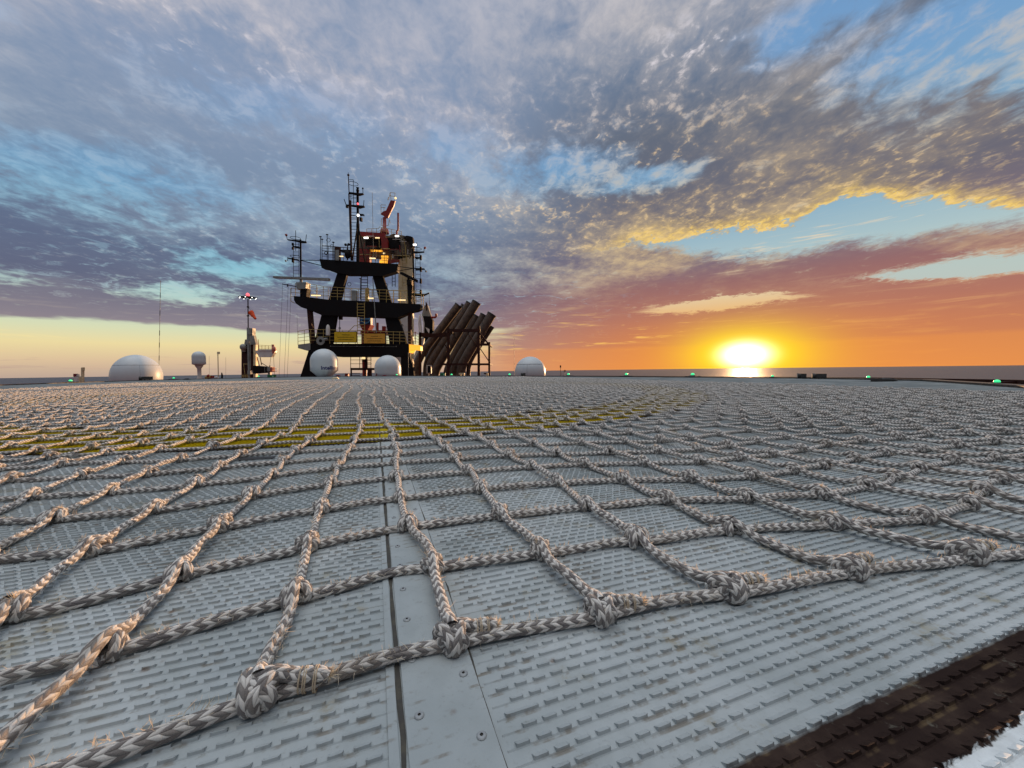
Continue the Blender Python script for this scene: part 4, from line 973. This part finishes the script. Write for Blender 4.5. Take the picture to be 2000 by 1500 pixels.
    for nm, mt, n_ in (('pipework', BLACK, 16), ('pipework', RED, 9), ('pipework', YEL, 12), ('pipework', WHITE, 8)):
        m = MB()
        for _ in range(n_):
            x, y = r.uniform(703, 800), r.uniform(460, 505)
            if r.uniform() < .5: rod(m, x, y, x+r.uniform(6, 22), y+r.uniform(-1, 1), D3-r.uniform(.1, .9), r.uniform(.5, 1.6), n=5)
            else: rod(m, x, y, x+r.uniform(-2, 2), min(514, y+r.uniform(6, 20)), D3-r.uniform(.1, .9), r.uniform(.5, 1.6), n=5)
        t.part(m, nm, mt)
    for _ in range(9): m = MB(); x, y = r.uniform(703, 796), r.uniform(462, 500); w_, h_ = r.uniform(3, 9), r.uniform(2, 8); prect(m, x, y, x+w_, y+h_, D3-.25-.02*_, .2); t.part(m, 'recess_shade', BLACK, h)  # black plates painted as the shade of recesses in the house front
    m = MB(); poly(m, [(801,461),(806,463),(808,480),(803,485),(798,470),(788,464),(794,460)], D3-.5, .6); rod(m, 806, 492, 800, 505, D3-.5, 2.); t.part(m, 'cable_sheave', BLACK)
    m = MB(); ladder(m, 766, 772, 533, 766, 772, 560, D3-.8, 4, 1.2); t.part(m, 'ladder', BLACK)
    t = Thing('red_crane', 'small red crane with raised boom standing on top of the crane tower', 'crane', W(751, 456, D3+.6)); Dc = D3+.6
    m = MB(); a = W(751,456,Dc); m.tube([a, W(751,448,Dc), W(751,446.5,Dc), W(751,425,Dc)], [.55,.45,.22,.2], 12); t.part(m, 'pedestal', RED)
    m = MB(); poly(m, [(743,418),(748,413),(754,411),(763,391),(772,392),(769,402),(760,420),(758,425),(752,426),(749,421)], Dc-.2, .2); t.part(m, 'boom', RED)
    m = MB()
    for (x0, y0, x1, y1) in ((762,376,772,377),(761,382,771,384),(759,391,762,376),(764,391,762,376),(771,391,771.5,377),(757,391,759,385),(744,400,754,400.5),(744,405,753,405),(744,400,744.5,416),(750,405,750,412),(745,427,744.5,440),(744.5,440,749,441),(745,427,749,428),(760,429,759,440),(754,441,759,440),(761,429,762,436)): rod(m, x0, y0, x1, y1, Dc, .9)
    t.part(m, 'cage', YEL)
    m = MB(); m.ball(W(772.5, 387, Dc), .14, 8); t.part(m, 'lamp', LAMPW)
    m = MB(); m.tube([W(775,460,D3), W(775,452,D3), W(777.5,449,D3), W(777.5,416,D3)], .10*1.1, 8); simple('vent_pipe', 'thin red vent pipe with a kink right of the red crane', 'vent pipe', m, RED)
    # whips
    for (x, y0, x1, y1, D_, w_, lab, gr) in ((313.5,548,310,743,38.5,.75,'tall thin striped whip aerial behind the right rim of the big flat dome',1), (1004,650,1004.5,735,30.,.5,'faint thin whip aerial just left of the white dome on the right',1), (727,376,729.5,504,40.,.8,'thin whip aerial right of the top ladder mast',1), (408.5,695,409,739,31.,.4,'faint short whip aerial just right of the small radome on its stalk',1), (441,698,441,738,32.,.35,'faint short whip aerial between the brass post and the crane housing',1), (580,612,581,648,38.,.5,'short whip aerial at the left corner of the lower platform',1)):
        m = MB(); rod(m, x, y0, x1, y1, D_, w_, n=6)
        if y1 > 700: down(m, x1, y1, D_, w_/2*D_/F)
        if x == 313.5:
            for f in (.12,.3,.5,.62,.75): rod(m, x+(x1-x)*f, y0+(y1-y0)*f, x+(x1-x)*(f+.05), y0+(y1-y0)*(f+.05), D_, w_*1.5, 1, n=6)
        simple('whip_aerial', lab, 'aerial', m, [GREYP, BLACK], 'whip aerials')
    # radomes
    def sphere_dome(x, ytop, hw, D_, yc, label, seams, flat=1.):
        c = W(x, yc, D_); ax = math.atan2(c.x, c.y); R = hw*D_/F*math.cos(ax); zt = W(x, ytop, D_).z; hz = zt-c.z
        t = Thing('radome', label, 'radome', (c.x, c.y, ZB)); m = MB(); an = np.linspace(-.5, math.pi/2, 26)
        m.lathe([(max(R*math.cos(a_), .002), hz*math.sin(a_)) for a_ in an], c, 56); m.lathe([(R*.8, ZB-c.z), (R*.8, -hz*.4), (.01, -hz*.4)], c, 32); sh = t.part(m, 'shell', DOME)
        m = MB(); zz = W(x, seams[0], D_).z-c.z; rr_ = R*math.sqrt(max(0, 1-(zz/hz)**2)); t_ = np.linspace(0, 2*math.pi, 65)
        m.tube(np.c_[c.x+rr_*np.cos(t_), c.y+rr_*np.sin(t_), np.full(65, c.z+zz)], .016, 5, cap=False)
        a0 = -math.pi/2-ax+seams[1]; an = np.linspace(-.45, math.asin(zz/hz), 12); m.tube(np.c_[c.x+R*np.cos(an)*math.cos(a0), c.y+R*np.cos(an)*math.sin(a0), c.z+hz*np.sin(an)], .008, 5, cap=False)
        t.part(m, 'seam', SEAM, sh)
    sphere_dome(267.5, 693, 53.5, 36., 735, 'big flattened white radome at the far left, sunlit on its right side', (713.5, .12))
    sphere_dome(1035.5, 696.5, 30., 27., 727, 'round white radome alone to the right of the exhaust pipes', (711.5, -.2))
    def capsule(x, ytop, hw, D_, ysh, ybot, ycone, label, cone_r, name='radome'):
        c = W(x, ybot, D_); ax = math.atan2(c.x, c.y); R = hw*D_/F*math.cos(ax)*1.0; zt = W(x, ytop, D_).z-c.z; zs = W(x, ysh, D_).z-c.z; zc = W(x, ycone, D_).z-c.z
        t = Thing('radome', label, 'radome', (c.x, c.y, ZB)); m = MB(); an = np.linspace(0, math.pi/2, 16)
        pr = [(.01, 0), (R*.97, 0), (R, .02), (R, zs*.5), (R, zs)]+[(max(R*math.cos(a_), .002), zs+(zt-zs)*math.sin(a_)) for a_ in an[1:]]
        m.lathe(pr, c, 56); sh = t.part(m, 'shell', DOME)
        m = MB(); m.lathe([(R*.96, 0), (cone_r*R, zc)]+([(cone_r*R, ZB-c.z)] if name == 'radome' else []), c, 40); t.part(m, 'base', DOME)
        return t, c, R, ax, sh
    t, c, R, ax, sh = capsule(633.5, 681.3, 27.5, 29., 706, 724.5, 737.5, 'white radome with dark blue lettering in front of the left tower leg', .42)
    V, Fs = text_mesh('Intellian', .37); x0 = V[:, 0].min(); a0 = -math.pi/2-ax
    m = MB(); st = math.asin(np.clip((627.5-633.5)/27.5, -1, 1))
    tri = []
    for f in Fs:
        P3 = []
        for i_ in f:
            a_ = a0+st+(V[i_][0]-x0)*1.02/R; P3.append((c.x+(R+.006)*math.cos(a_), c.y+(R+.006)*math.sin(a_), c.z+.10+V[i_][1]*1.0))
        m.ngon(P3)
    t.part(m, 'lettering', NAVY, sh)
    capsule(758, 693.8, 26., 29.5, 719, 737.5, 741, 'plain white radome in front of the right tower leg', .6)
    t, c, R, ax, sh = capsule(388.7, 686.3, 14.2, 29., 697, 711.5, 714, 'small white radome raised on a white stalk', .5, 'stalked')
    m = MB(); zz = W(388.7, 714, 29.).z-c.z; zf = W(388.7, 742, 29.).z-c.z; m.lathe([(.27, zz), (.13, zz*3.4), (.12, zf*.75), (.2, zf), (.2, ZB-c.z)], c, 20); t.part(m, 'stalk', WHITE)
    # floodlight and windsock mast
    Dm = 30.; b_ = W(484, 738, Dm); t = Thing('floodlight_mast', 'slim mast with a ring of white floodlights and a red lamp on top', 'light mast', (b_.x, b_.y, ZB))
    m = MB(); rod(m, 484.3, 584, 484.8, 640, Dm, 2.); rod(m, 484.5, 640, 484.8, 671, Dm, 4.6, 1, n=10); rod(m, 484.8, 671, 486.5, 737, Dm, 3.4, 1, n=10); rod(m, 488.6, 652, 489.2, 722, Dm, 1.1, 1); prect(m, 483, 724, 489, 731, Dm-.1, .3, 1); prect(m, 482, 641, 487, 653, Dm-.1, .25, 1)
    p = W(486.5, 737, Dm); m.tube([p, (p.x, p.y, ZB)], .07, 8, 1); rod(m, 484.3, 598.5, 484.3, 600.5, Dm, 4.); rod(m, 484.3, 616, 484.3, 618, Dm, 4.); t.part(m, 'pole', [BROWN, GREYP])
    m = MB(); c = W(484.2, 580.5, Dm)
    for k in range(8):
        a_ = k/8*2*math.pi+.3; e_ = c+Vector((.56*math.cos(a_), .56*math.sin(a_), -.03)); m.bar(c+Vector((0,0,.04)), e_, .14, .07); m.tube([e_+Vector((0,0,.05)), e_+Vector((0,0,-.02))], [.05,.12], 10)
    m.lathe([(.01,.1),(.12,.08),(.16,0),(.01,-.02)], c, 12); t.part(m, 'lamp_ring', BLACK)
    for k in range(8):
        a_ = k/8*2*math.pi+.3; e_ = c+Vector((.56*math.cos(a_), .56*math.sin(a_), -.06)); m = MB(); m.ball(e_, .045, 8); t.part(m, 'floodlight', LAMPC)
    m = MB(); m.ball(W(483.8, 576, Dm), .12, 10, sz=1.3); t.part(m, 'beacon', LAMPR)
    t = Thing('windsock', 'orange windsock hanging limp from the floodlight mast', 'windsock', W(485.5, 608, Dm))
    m = MB(); a, b_ = W(489.5, 610, Dm-.1), W(499, 622.5, Dm-.2); k_ = np.linspace(0, 1, 12); P_ = np.array([tuple(a.lerp(b_, f)) for f in k_])+np.c_[.01*np.sin(k_*7), 0*k_, .012*np.sin(k_*11)]
    m.tube(P_, .20*(1-k_)+.075*k_+.008*np.sin(k_*15), 18, cap=False); t.part(m, 'cloth', SOCK)
    m = MB(); d = (b_-a).normalized(); m.tube([a+d*.02, a+d*.05], .195, 18); t.part(m, 'mouth', DSOCK)
    m = MB(); rod(m, 484.8, 600, 489, 605, Dm, .8); rod(m, 484.8, 617, 488, 614, Dm, .8); ringp(m, 486, 609, 8, Dm, .25, flat=False); t.part(m, 'hoop', GREYP)
    # crane housing on the left
    Dh = 40.; t = Thing('crane_housing', 'dark crane housing with grey cone top and side platform, lit orange by the sun', 'crane', (W(486,735,Dh).x, Dh, ZB))
    m = MB(); prect(m, 471.5, 687, 495, 800, Dh, .5); prect(m, 479, 672, 499, 690, Dh, .5); t.part(m, 'body', BROWN)
    m = MB(); prect(m, 494.8, 672.5, 499.5, 800, Dh-.05, .35); t.part(m, 'sunlit_side_paint', CREAM)  # sunlight on this face of the dark body painted as a cream strip
    m = MB(); poly(m, [(484,655),(495,655),(500,673),(478,673)], Dh-.1, .4); prect(m, 482, 641, 493, 656, Dh, .5); rod(m, 480, 663, 478, 672, Dh, 2.); prect(m, 489, 643.5, 491, 658, Dh-.05, .1, 1); t.part(m, 'cone_top', [GREYP, BROWN])
    m = MB(); m.ball(W(475, 678, Dh-.2), .32, 10, sz=1.1); prect(m, 468.5, 674, 472, 679, Dh, .3); prect(m, 471, 682, 479, 687, Dh-.1, .3); t.part(m, 'winch', GREYP)
    m = MB(); poly(m, [(500,684.5),(536,684.5),(536,688),(530,697.5),(506,697.5),(500,688)], Dh-.1, .4); prect(m, 503, 682, 531, 685, Dh-.15, .3); t.part(m, 'side_platform', WHITE)
    m = MB(); rod(m, 533, 673, 534, 690, Dh-.1, 4.6, n=10); m.ball(W(535, 682, Dh-.1), .22, 8, sz=1.4); t.part(m, 'drum', mat('pale_red', srgb(196,120,104), .6))
    m = MB(); railing(m, [(505,674),(531,675.5)], lin2((505,683),(531,683)), Dh, 3, 5, .8); rod(m, 504.5, 663, 506, 683, Dh, 1.1); t.part(m, 'railing', YEL)
    m = MB(); poly(m, [(494,714),(520,716.5),(520,728),(494,730)], Dh-.4, .9); rod(m, 517, 717, 517.5, 728, Dh-.45, .8, 1); t.part(m, 'dark_beam', [BLACK, GREYP])
    m = MB(); prect(m, 520, 716, 527, 725, Dh-.3, .5); rod(m, 527, 714, 527, 727, Dh-.2, 2.5, 1); prect(m, 528, 717, 532.5, 726.5, Dh-.2, .4, 2); prect(m, 523, 724, 527.5, 733, Dh-.2, .3); prect(m, 532, 720, 541, 721, Dh, .3); prect(m, 532, 724.5, 541, 725.5, Dh, .3); t.part(m, 'winch', [GREYP, BROWN, mat('pale_red_paint', srgb(190,100,84), .6)])
    m = MB(); rod(m, 502, 697, 507, 716, Dh, 1.5); rod(m, 508, 697, 511, 713, Dh, 1.5); rod(m, 511, 709, 524, 717, Dh, 1.2); rod(m, 529, 697, 527, 714, Dh, .6); rod(m, 534, 690, 536.5, 738, Dh, .6); t.part(m, 'strut', BROWN)
    m = MB(); rod(m, 476, 712, 478.5, 731, Dh-.1, 1.); rod(m, 475, 711, 484, 711, Dh-.1, 1.); railing(m, [(472.5,733),(484,732.5)], lin2((472,738),(484,738)), Dh-.3, 2, 4, .9); t.part(m, 'handrail', YEL)
    # brass-topped post and small bits at the left
    m = MB(); rod(m, 425.5, 691, 426.5, 739, 30.5, 1.6); prect(m, 423.8, 687, 427.4, 691.5, 30.45, .12); down(m, 426.5, 739, 30.5, .03); simple('lamp_post', 'thin tan post with square head left of the crane housing', 'post', m, CREAM)
    m = MB(); m.tube([W(433.5,739,30.), W(433.3,730,30.), W(433,727.5,30.)], [.06,.05,.02], 8); m.tube([W(433.2,729,30.), W(435,733,30.), W(434.6,739,30.)], .03, 6); down(m, 433.5, 739, 30., .06); simple('mooring_hook', 'small dark upright hook beside the tan post', 'hook', m, BLACK)
    m = MB(); prect(m, 158, 718, 161.5, 746, 23.5, .1); prect(m, 159.5, 717.5, 162.3, 724, 23.45, .1); prect(m, 154, 736, 157.5, 746, 23.5, .1); a = W(160, 746, 23.55); m.tube([a, (a.x, a.y, ZB)], .05, 6); simple('signal_post', 'tan metal post with a small plate at the far left', 'post', m, CREAM)
    t = Thing('fire_monitor', 'stubby white hydrant with a dark red cap beside the far left post', 'hydrant', (W(147, 745, 23.6).x, 23.6, ZB)); m = MB(); prect(m, 143.5, 735, 152, 746, 23.6, .25); prect(m, 149.5, 731, 152, 736, 23.6, .1); a = W(148,746,23.7); m.tube([a, (a.x, a.y, ZB)], .1, 8); t.part(m, 'body', WHITE); m = MB(); prect(m, 143, 730, 147.5, 735.3, 23.58, .15); t.part(m, 'cap', mat('dark_red', srgb(120,20,34), .5))
    m = MB(); rod(m, 1094.8, 716, 1094.8, 735.5, 22., .9); prect(m, 1093.6, 713.6, 1096, 718, 21.95, .06); rod(m, 1097.5, 727, 1097.5, 735.5, 22., .6); rod(m, 1100.3, 724, 1100.3, 735.5, 22., .4); down(m, 1094.8, 735, 22., .013); simple('signal_post', 'thin dark post with small plates right of the round dome', 'post', m, BROWN)
    m = MB(); prect(m, 1102.3, 722.6, 1104.6, 726, 22.2, .1); rod(m, 1103.3, 726, 1103.3, 735, 22.2, .6); down(m, 1103.3, 735, 22.2, .01); simple('fire_monitor', 'tiny dark red capped fitting just right of the thin dark post', 'hydrant', m, mat('maroon', srgb(110,24,24), .5))
    # yellow and red gear between small radome and post
    m = MB(); m.tube([W(402,737.5,29.5), W(413,736,29.5)], .12, 10, 0); m.tube([W(405,735,29.4), W(408,733,29.4)], .09, 8, 1); prect(m, 410, 734, 415, 738.5, 29.4, .2, 1); m.tube([W(420,738,29.6), W(426,737,29.6)], .09, 8, 2); m.tube([W(408,738,29.5), (W(408,738,29.5).x, 29.5, ZB)], .08, 6, 1); simple('hose_reel', 'yellow and dark red coiled hose gear beside the small radome', 'hose', m, [YEL, RED, WHITE])
    for (x0, x1, lab) in ((673.5,679.5,'small dark red frame box between lettered dome and ladder frame'), (734.5,740.5,'small dark red frame box against the left edge of the plain dome')):
        m = MB(); D_ = 28.7
        for a_, b2, c2, d2 in ((x0,729.5,x1,731.5), (x0,729.5,x0+1.3,736.5), (x1-1.3,729.5,x1,736.5), (x0+2.6,731,x0+3.4,735), (x0,735,x1,736.5)): prect(m, a_, b2, c2, d2, D_, .25)
        down(m, (x0+x1)/2, 736, D_+.1, .05); simple('hose_box', lab, 'box', m, mat('box_red', srgb(150,40,36), .5) if x0 < 700 else bpy.data.materials['box_red'], 'red boxes behind the deck edge')
    for x, lab in ((660.5,'dark red curved hose guard at the foot of the lettered dome'), (751,'dark red curved hose guard at the foot of the plain dome')):
        m = MB(); a_ = np.linspace(0, math.pi, 12); c = W(x, 737, 28.5); m.tube(np.c_[c.x-.22*np.cos(a_), np.full(12, c.y), c.z+.13*np.sin(a_)], .045, 8); down(m, x-5, 737, 28.5, .03); simple('hose_guard', lab, 'hose guard', m, bpy.data.materials['dark_red'], 'hose guards behind the deck edge')
    # green boxes
    for (x0, x1, y0, y1, D_, lab) in ((522,536.5,732,738.7,29.,'green exit style box on the deck edge left of the tower'), (859.5,869.5,728.5,736.3,29.3,'green exit style box on the deck edge below the exhaust pipes')):
        t = Thing('exit_box', lab, 'exit box', W((x0+x1)/2, y1, D_), 'green exit boxes'); t.e.location.z = 0.; t.o = tuple(t.e.location)
        m = MB(); prect(m, x0, y0, x1, y1+1.5, D_, .2); t.part(m, 'housing', GRN)
        m = MB(); w_ = x1-x0; prect(m, x0+w_*.68, y0+1.3, x0+w_*.84, y1-1.6, D_-.01, .008); prect(m, x0+w_*.60, y0+2.6, x0+w_*.68, y0+3.5, D_-.01, .008); t.part(m, 'symbol', mat('pale_green', srgb(150,220,180), .5) if x0 < 600 else bpy.data.materials['pale_green'])
    # exhaust pipes and their frame
    def pipe(pts, rpx, D_, lab):
        p = [W(x, y, D_) for x, y in pts]; p.append(Vector((p[-1].x, p[-1].y, ZB)))
        # round the bends
        q = [p[0]]
        for k in range(1, len(p)-1):
            a, b2 = (p[k-1]-p[k]), (p[k+1]-p[k]); r = min(.9, a.length*.4, b2.length*.4); s0 = p[k]+a.normalized()*r; s1 = p[k]+b2.normalized()*r
            q += [s0.lerp(p[k], f).lerp(p[k].lerp(s1, f), f) for f in (0, .25, .5, .75, 1)]
        q.append(p[-1]); R = rpx*D_/F*1.1
        t = Thing('exhaust_pipe', lab, 'exhaust pipe', (p[-1].x, p[-1].y, ZB), 'slanting exhaust pipes')
        m = MB(); m.tube(q, R, 22, cap=False); t.part(m, 'pipe', PIPE)
        m = MB(); d = (q[1]-q[0]).normalized(); m.tube([q[0]-d*.02, q[0]+d*.16], R*1.06, 22, cap=False); m.tube([q[0]-d*.02, q[0]+d*.16], R*.92, 22, cap=False); m.tube([q[0]+d*.3, q[0]+d*.32], R*.9, 22); t.part(m, 'rim', RUBBER)
    for pts, r, D_, lab in (
        ([(896,596),(824,690),(813,712),(812,740)], 7., 40., 'leftmost slanting exhaust pipe, tallest group'),
        ([(906.5,596),(850,676),(833,706),(831,740)], 5.2, 41.2, 'thinner exhaust pipe second from the left, half hidden between its neighbours'),
        ([(918,592),(853,690),(839,714),(837,740)], 7.2, 39.6, 'third exhaust pipe from the left, touching the highest one'),
        ([(931,590),(863,700),(851,722),(848,740)], 8., 38.6, 'highest exhaust pipe, rightmost of the tall left group'),
        ([(932,617),(884,698),(874,722),(872,740)], 6.6, 38.2, 'leftmost pipe of the lower right group of exhausts'),
        ([(946,615),(896,700),(886,722),(884,740)], 7.2, 37.4, 'middle exhaust pipe of the lower right group, behind the frame post'),
        ([(961,613.5),(910,698),(901,716),(900,740)], 8.2, 36.4, 'fat front exhaust pipe of the lower right group'),
        ([(961.5,638),(925,694),(916,712),(914,740)], 4.0, 37.2, 'short thin exhaust pipe at the far right of the frame')):
        pipe(pts, r, D_+13, lab)
    m = MB(); Dp = 46.5; dp = 1.
    for x, y, w_ in ((875.5,641,4.6), (935,637,5.), (955.5,668,4.), (820,649,4.2)): prect(m, x-w_/2, y, x+w_/2, 800, Dp if x != 820 else 48.5, .35)
    prect(m, 875, 642.5, 938, 648, Dp-.05, .4); poly(m, [(818,649.5),(850,651.5),(875,649),(875,657),(850,659),(818,657.5)], 48.5, .4); rod(m, 936, 650, 955, 673, Dp+.1, 3.4); prect(m, 936, 670.5, 956, 675, Dp+.05, .3); prect(m, 864, 709.5, 957, 713.5, Dp+.05, .3)
    rod(m, 914, 652, 936, 682, Dp+.1, 1.8); rod(m, 938, 681, 955, 706, Dp+.1, 1.8); rod(m, 868, 672, 876, 684, Dp+.2, 1.8)
    for x, y in ((875.5,645), (935,645), (955.5,672)): a = W(x, y, Dp+.2); m.bar(a, a+Vector((0, 5.5, 0)), .2); a = W(x, 711, Dp+.2); m.bar(a, a+Vector((0, 5.5, 0)), .18)
    simple('pipe_support_frame', 'dark steel frame of posts and braces holding the exhaust pipes', 'steel frame', m, BROWN)
    m = MB(); prect(m, 833, 713, 842, 729.5, 45.5, .4); prect(m, 835, 714.5, 841.5, 728, 45.45, .05, 1); down(m, 837, 729, 45.7, .06); simple('control_cabinet', 'grey cabinet with black front at the foot of the exhaust pipes', 'cabinet', m, [WHITE, BLACK])
    m = MB(); prect(m, 896, 728.5, 907, 731.5, 28.6, .25); prect(m, 898.5, 731, 900.5, 737, 28.6, .2); prect(m, 904, 731, 907, 737, 28.6, .2); down(m, 902, 736, 28.7, .04); simple('bench_bracket', 'small pale bracket like a bench below the exhaust pipes', 'bracket', m, CREAM)
    m = MB(); prect(m, 945, 728.5, 950, 731, 28.6, .2, 1); prect(m, 948, 729, 953.5, 731.5, 28.6, .25); prect(m, 949, 731, 950.5, 736, 28.6, .2); prect(m, 952, 731, 953.5, 736, 28.6, .2); down(m, 951, 735, 28.7, .04); simple('bench_bracket', 'small pale bracket between the two right posts of the steel frame', 'bracket', m, [CREAM, BROWN])
    # second crane block right of tower
    Db = 56.; t = Thing('crane_block', 'dark crane block with grey cable cone and white pipes between tower and exhausts', 'crane', (W(836,735,Db).x, Db, ZB))
    m = MB(); poly(m, [(826,617),(841,618),(845,626),(845,646),(838,660),(828,660)], Db, 1.2); poly(m, [(838,643),(853,648),(850,655),(838,655)], Db, 1.); a = W(836, 655, Db+.6); m.tube([a, (a.x, a.y, ZB)], .5, 12); t.part(m, 'block', BLACK)
    m = MB(); poly(m, [(829,596),(835,596),(842,618),(823,617)], Db+.2, .8); t.part(m, 'cable_cone', GREYP)
    m = MB(); m.tube([W(832,590.5,Db), W(833.5,596,Db), W(833,607,Db)], [.08,.16,.07], 10); rod(m, 838, 586, 842, 618, Db, .5); t.part(m, 'hook', BROWN)
    m = MB(); m.tube([W(842,619.8,Db), W(850,619.8,Db), W(851.8,618.5,Db), W(851.8,613,Db)], .16, 10); t.part(m, 'elbow_vent', RED)
    m = MB(); m.tube([W(819,649,Db), W(818,630,Db), W(819,616,Db), W(822,613,Db), W(826,622,Db), W(828,632,Db), W(827.5,652,Db)], .09, 8); m.tube([W(823,650,Db), W(821.5,632,Db), W(820,617,Db)], .13, 8); poly(m, [(831,639),(839,643),(838,652),(835,647)], Db-.2, .1); t.part(m, 'white_pipe', WHITE)
    m = MB(); poly(m, [(815,680),(826,655),(829,655),(824,690),(818,710),(806,700)], Db+.4, .4); a = W(816, 700, Db+.6); m.tube([a, (a.x, a.y, ZB)], .3, 8); t.part(m, 'side_plate', WHITE)
    m = MB(); rod(m, 804.5, 672, 804.5, 645, 37.6, .8); ringp(m, 803.5, 642, 1.6, 37.6, .7, flat=False); rod(m, 811, 672, 811, 648, 37.6, 1.6, 1); rod(m, 797.3, 688, 797.8, 740, 37.5, .9, 2); simple('life_ring_rack', 'thin hooked rods and an orange rack on the right end of the lower platform', 'rack', m, [BLACK, RED, GREYP])

def deck_fittings():
    # perimeter lights on the deck edge
    proto = None
    pts = [gp(*p) for p in EDGE]
    def on_edge(px, inset=.05):
        d = pdir(px, 740); a_ = math.atan2(d.x, d.y); best = None
        for k in range(len(pts)-1):
            a, b_ = pts[k], pts[k+1]; aa, ab = math.atan2(a.x, a.y), math.atan2(b_.x, b_.y)
            if (aa-a_)*(ab-a_) <= 0:
                s = (a.x*math.cos(a_)-a.y*math.sin(a_)); e_ = (b_.x*math.cos(a_)-b_.y*math.sin(a_)); f = s/(s-e_); p = a.lerp(b_, f); v = (p-Vector((-8,12,0))).normalized(); return p+v*inset
    L = ((1926,'green perimeter light nearest the right edge of the picture'), (1684,'green perimeter light between the dark floodlights and the right edge'), (1500,'green perimeter light just right below the setting sun'), (1346,'green perimeter light just left below the setting sun'), (1218,'lone green perimeter light midway from round dome to the sun'), (1106,'green perimeter light by the thin dark post right of the round dome'), (992,'green perimeter light just left of the round dome'), (880,'green perimeter light below the exhaust pipes beside the green box'), (774,'green perimeter light in front of the plain dome'), (636,'green perimeter light in front of the lettered dome'), (505,'green perimeter light in front of the crane housing'), (340,'green perimeter light between big flat dome and small radome'), (140,'green perimeter light at the far left beside the hydrant'))
    for px, lab in L:
        p = on_edge(px, .12)
        if proto is None:
            proto = Thing('perimeter_light', lab, 'deck light', (0,0,0), 'green perimeter lights around the deck')
            m = MB(); m.lathe([(.16,0),(.15,.02),(.07,.035),(.065,.05),(.01,.05)], (0,0,.035), 18); m.bar((-.24,0,.042),(.24,0,.042),.08,.02); proto.part(m, 'base', RUBBER)
            m = MB(); m.lathe([(.055,.05),(.06,.07),(.05,.10),(.028,.115),(.001,.12)], (0,0,.035), 16); proto.part(m, 'lens', LAMPG)
            o = proto.e
        else: o = copy_tree(proto.e); o['label'] = lab
        o.location = (p.x, p.y, 0); o.rotation_euler = (0, 0, -math.atan2(p.x, p.y)); o.scale = (.6,)*3 if p.length < 14 else (1,)*3
    # deck floodlights
    def flood(px, w, lab, yaw, sc_=1.):
        p = on_edge(px, -.1); t = Thing('deck_floodlight', lab, 'floodlight', (0,0,0), 'floodlights lying on the deck edge')
        m = MB(); m.box(-w/2, w/2, -.12, .12, .05, .22); m.box(-w/2+.03, w/2-.03, .12, .135, .07, .20, 1); m.tube([(-w/2, 0, .13), (-w/2-.12, 0, .13)], [.09,.11], 14); m.tube([(-w/2-.11,0,.13),(-w/2-.125,0,.13)], .09, 14, 1); t.part(m, 'housing', [RUBBER, GREYP])
        m = MB(); m.box(-w*.3, -w*.2, -.05, .05, 0, .05); m.box(w*.2, w*.3, -.05, .05, 0, .05); m.tube([(-w*.5,-.1,.02),(-w*.8,-.12,.015),(-w*1.1,-.05,.02)], .012, 6); t.part(m, 'bracket', RUBBER)
        t.e.location = (p.x, p.y, 0); t.e.rotation_euler = (0, 0, yaw); t.e.scale = (sc_,)*3
    flood(287, .42, 'dark floodlight on the deck edge in front of the big flat dome', .6)
    flood(1612, .34, 'long dark floodlight with round end, right of the sun', -.6, .62)
    flood(1577, .18, 'short dark box light beside the long floodlight', -.5, .62)
    flood(1027, .16, 'tiny dark floodlight in front of the round dome', 0., .8)
    p = gp(1728, 745.5); m = MB(); m.tube([(-.18,0,.03),(.0,.03,.035),(.25,0,.03)], [.03,.045,.02], 8); m.box(-.24,-.1,-.05,.05,0,.07); o = simple('cable_gland', 'small dark fitting with a hose lying on the deck at the right', 'fitting', m, RUBBER, origin=(0,0,0)); o.location = (p.x, p.y, 0)
    for px, py, lab in ((655,740,'small pale fitting on the deck before the lettered dome'), (365,742,'small dark cleat on the deck right of the flat dome')):
        p = gp(px, py); m = MB(); m.box(-.16,.16,-.06,.06,0,.05); m.tube([(-.1,0,.05),(.1,0,.06)], .035, 8); o = simple('deck_cleat', lab, 'cleat', m, CREAM if px > 500 else RUBBER, origin=(0,0,0)); o.location = (p.x, p.y, 0)
    # slot of a tie-down point
    A_, B_, C_, D_ = gp(461,902), gp(536,897), gp(538,893), gp(471,896.5)
    m = MB(); c = (A_+C_)/2; m.ngon([(p.x, p.y, .0052) for p in (A_,B_,C_,D_)]); m.build('tie_down_slot', mat('slot_dark', srgb(34,32,34), .7), bpy.data.objects['helideck'])

# ---------------------------------------------------------------- build it all
build_deck(); deck_trim(); build_ropes(); build_knots(); far_things(); deck_fittings()
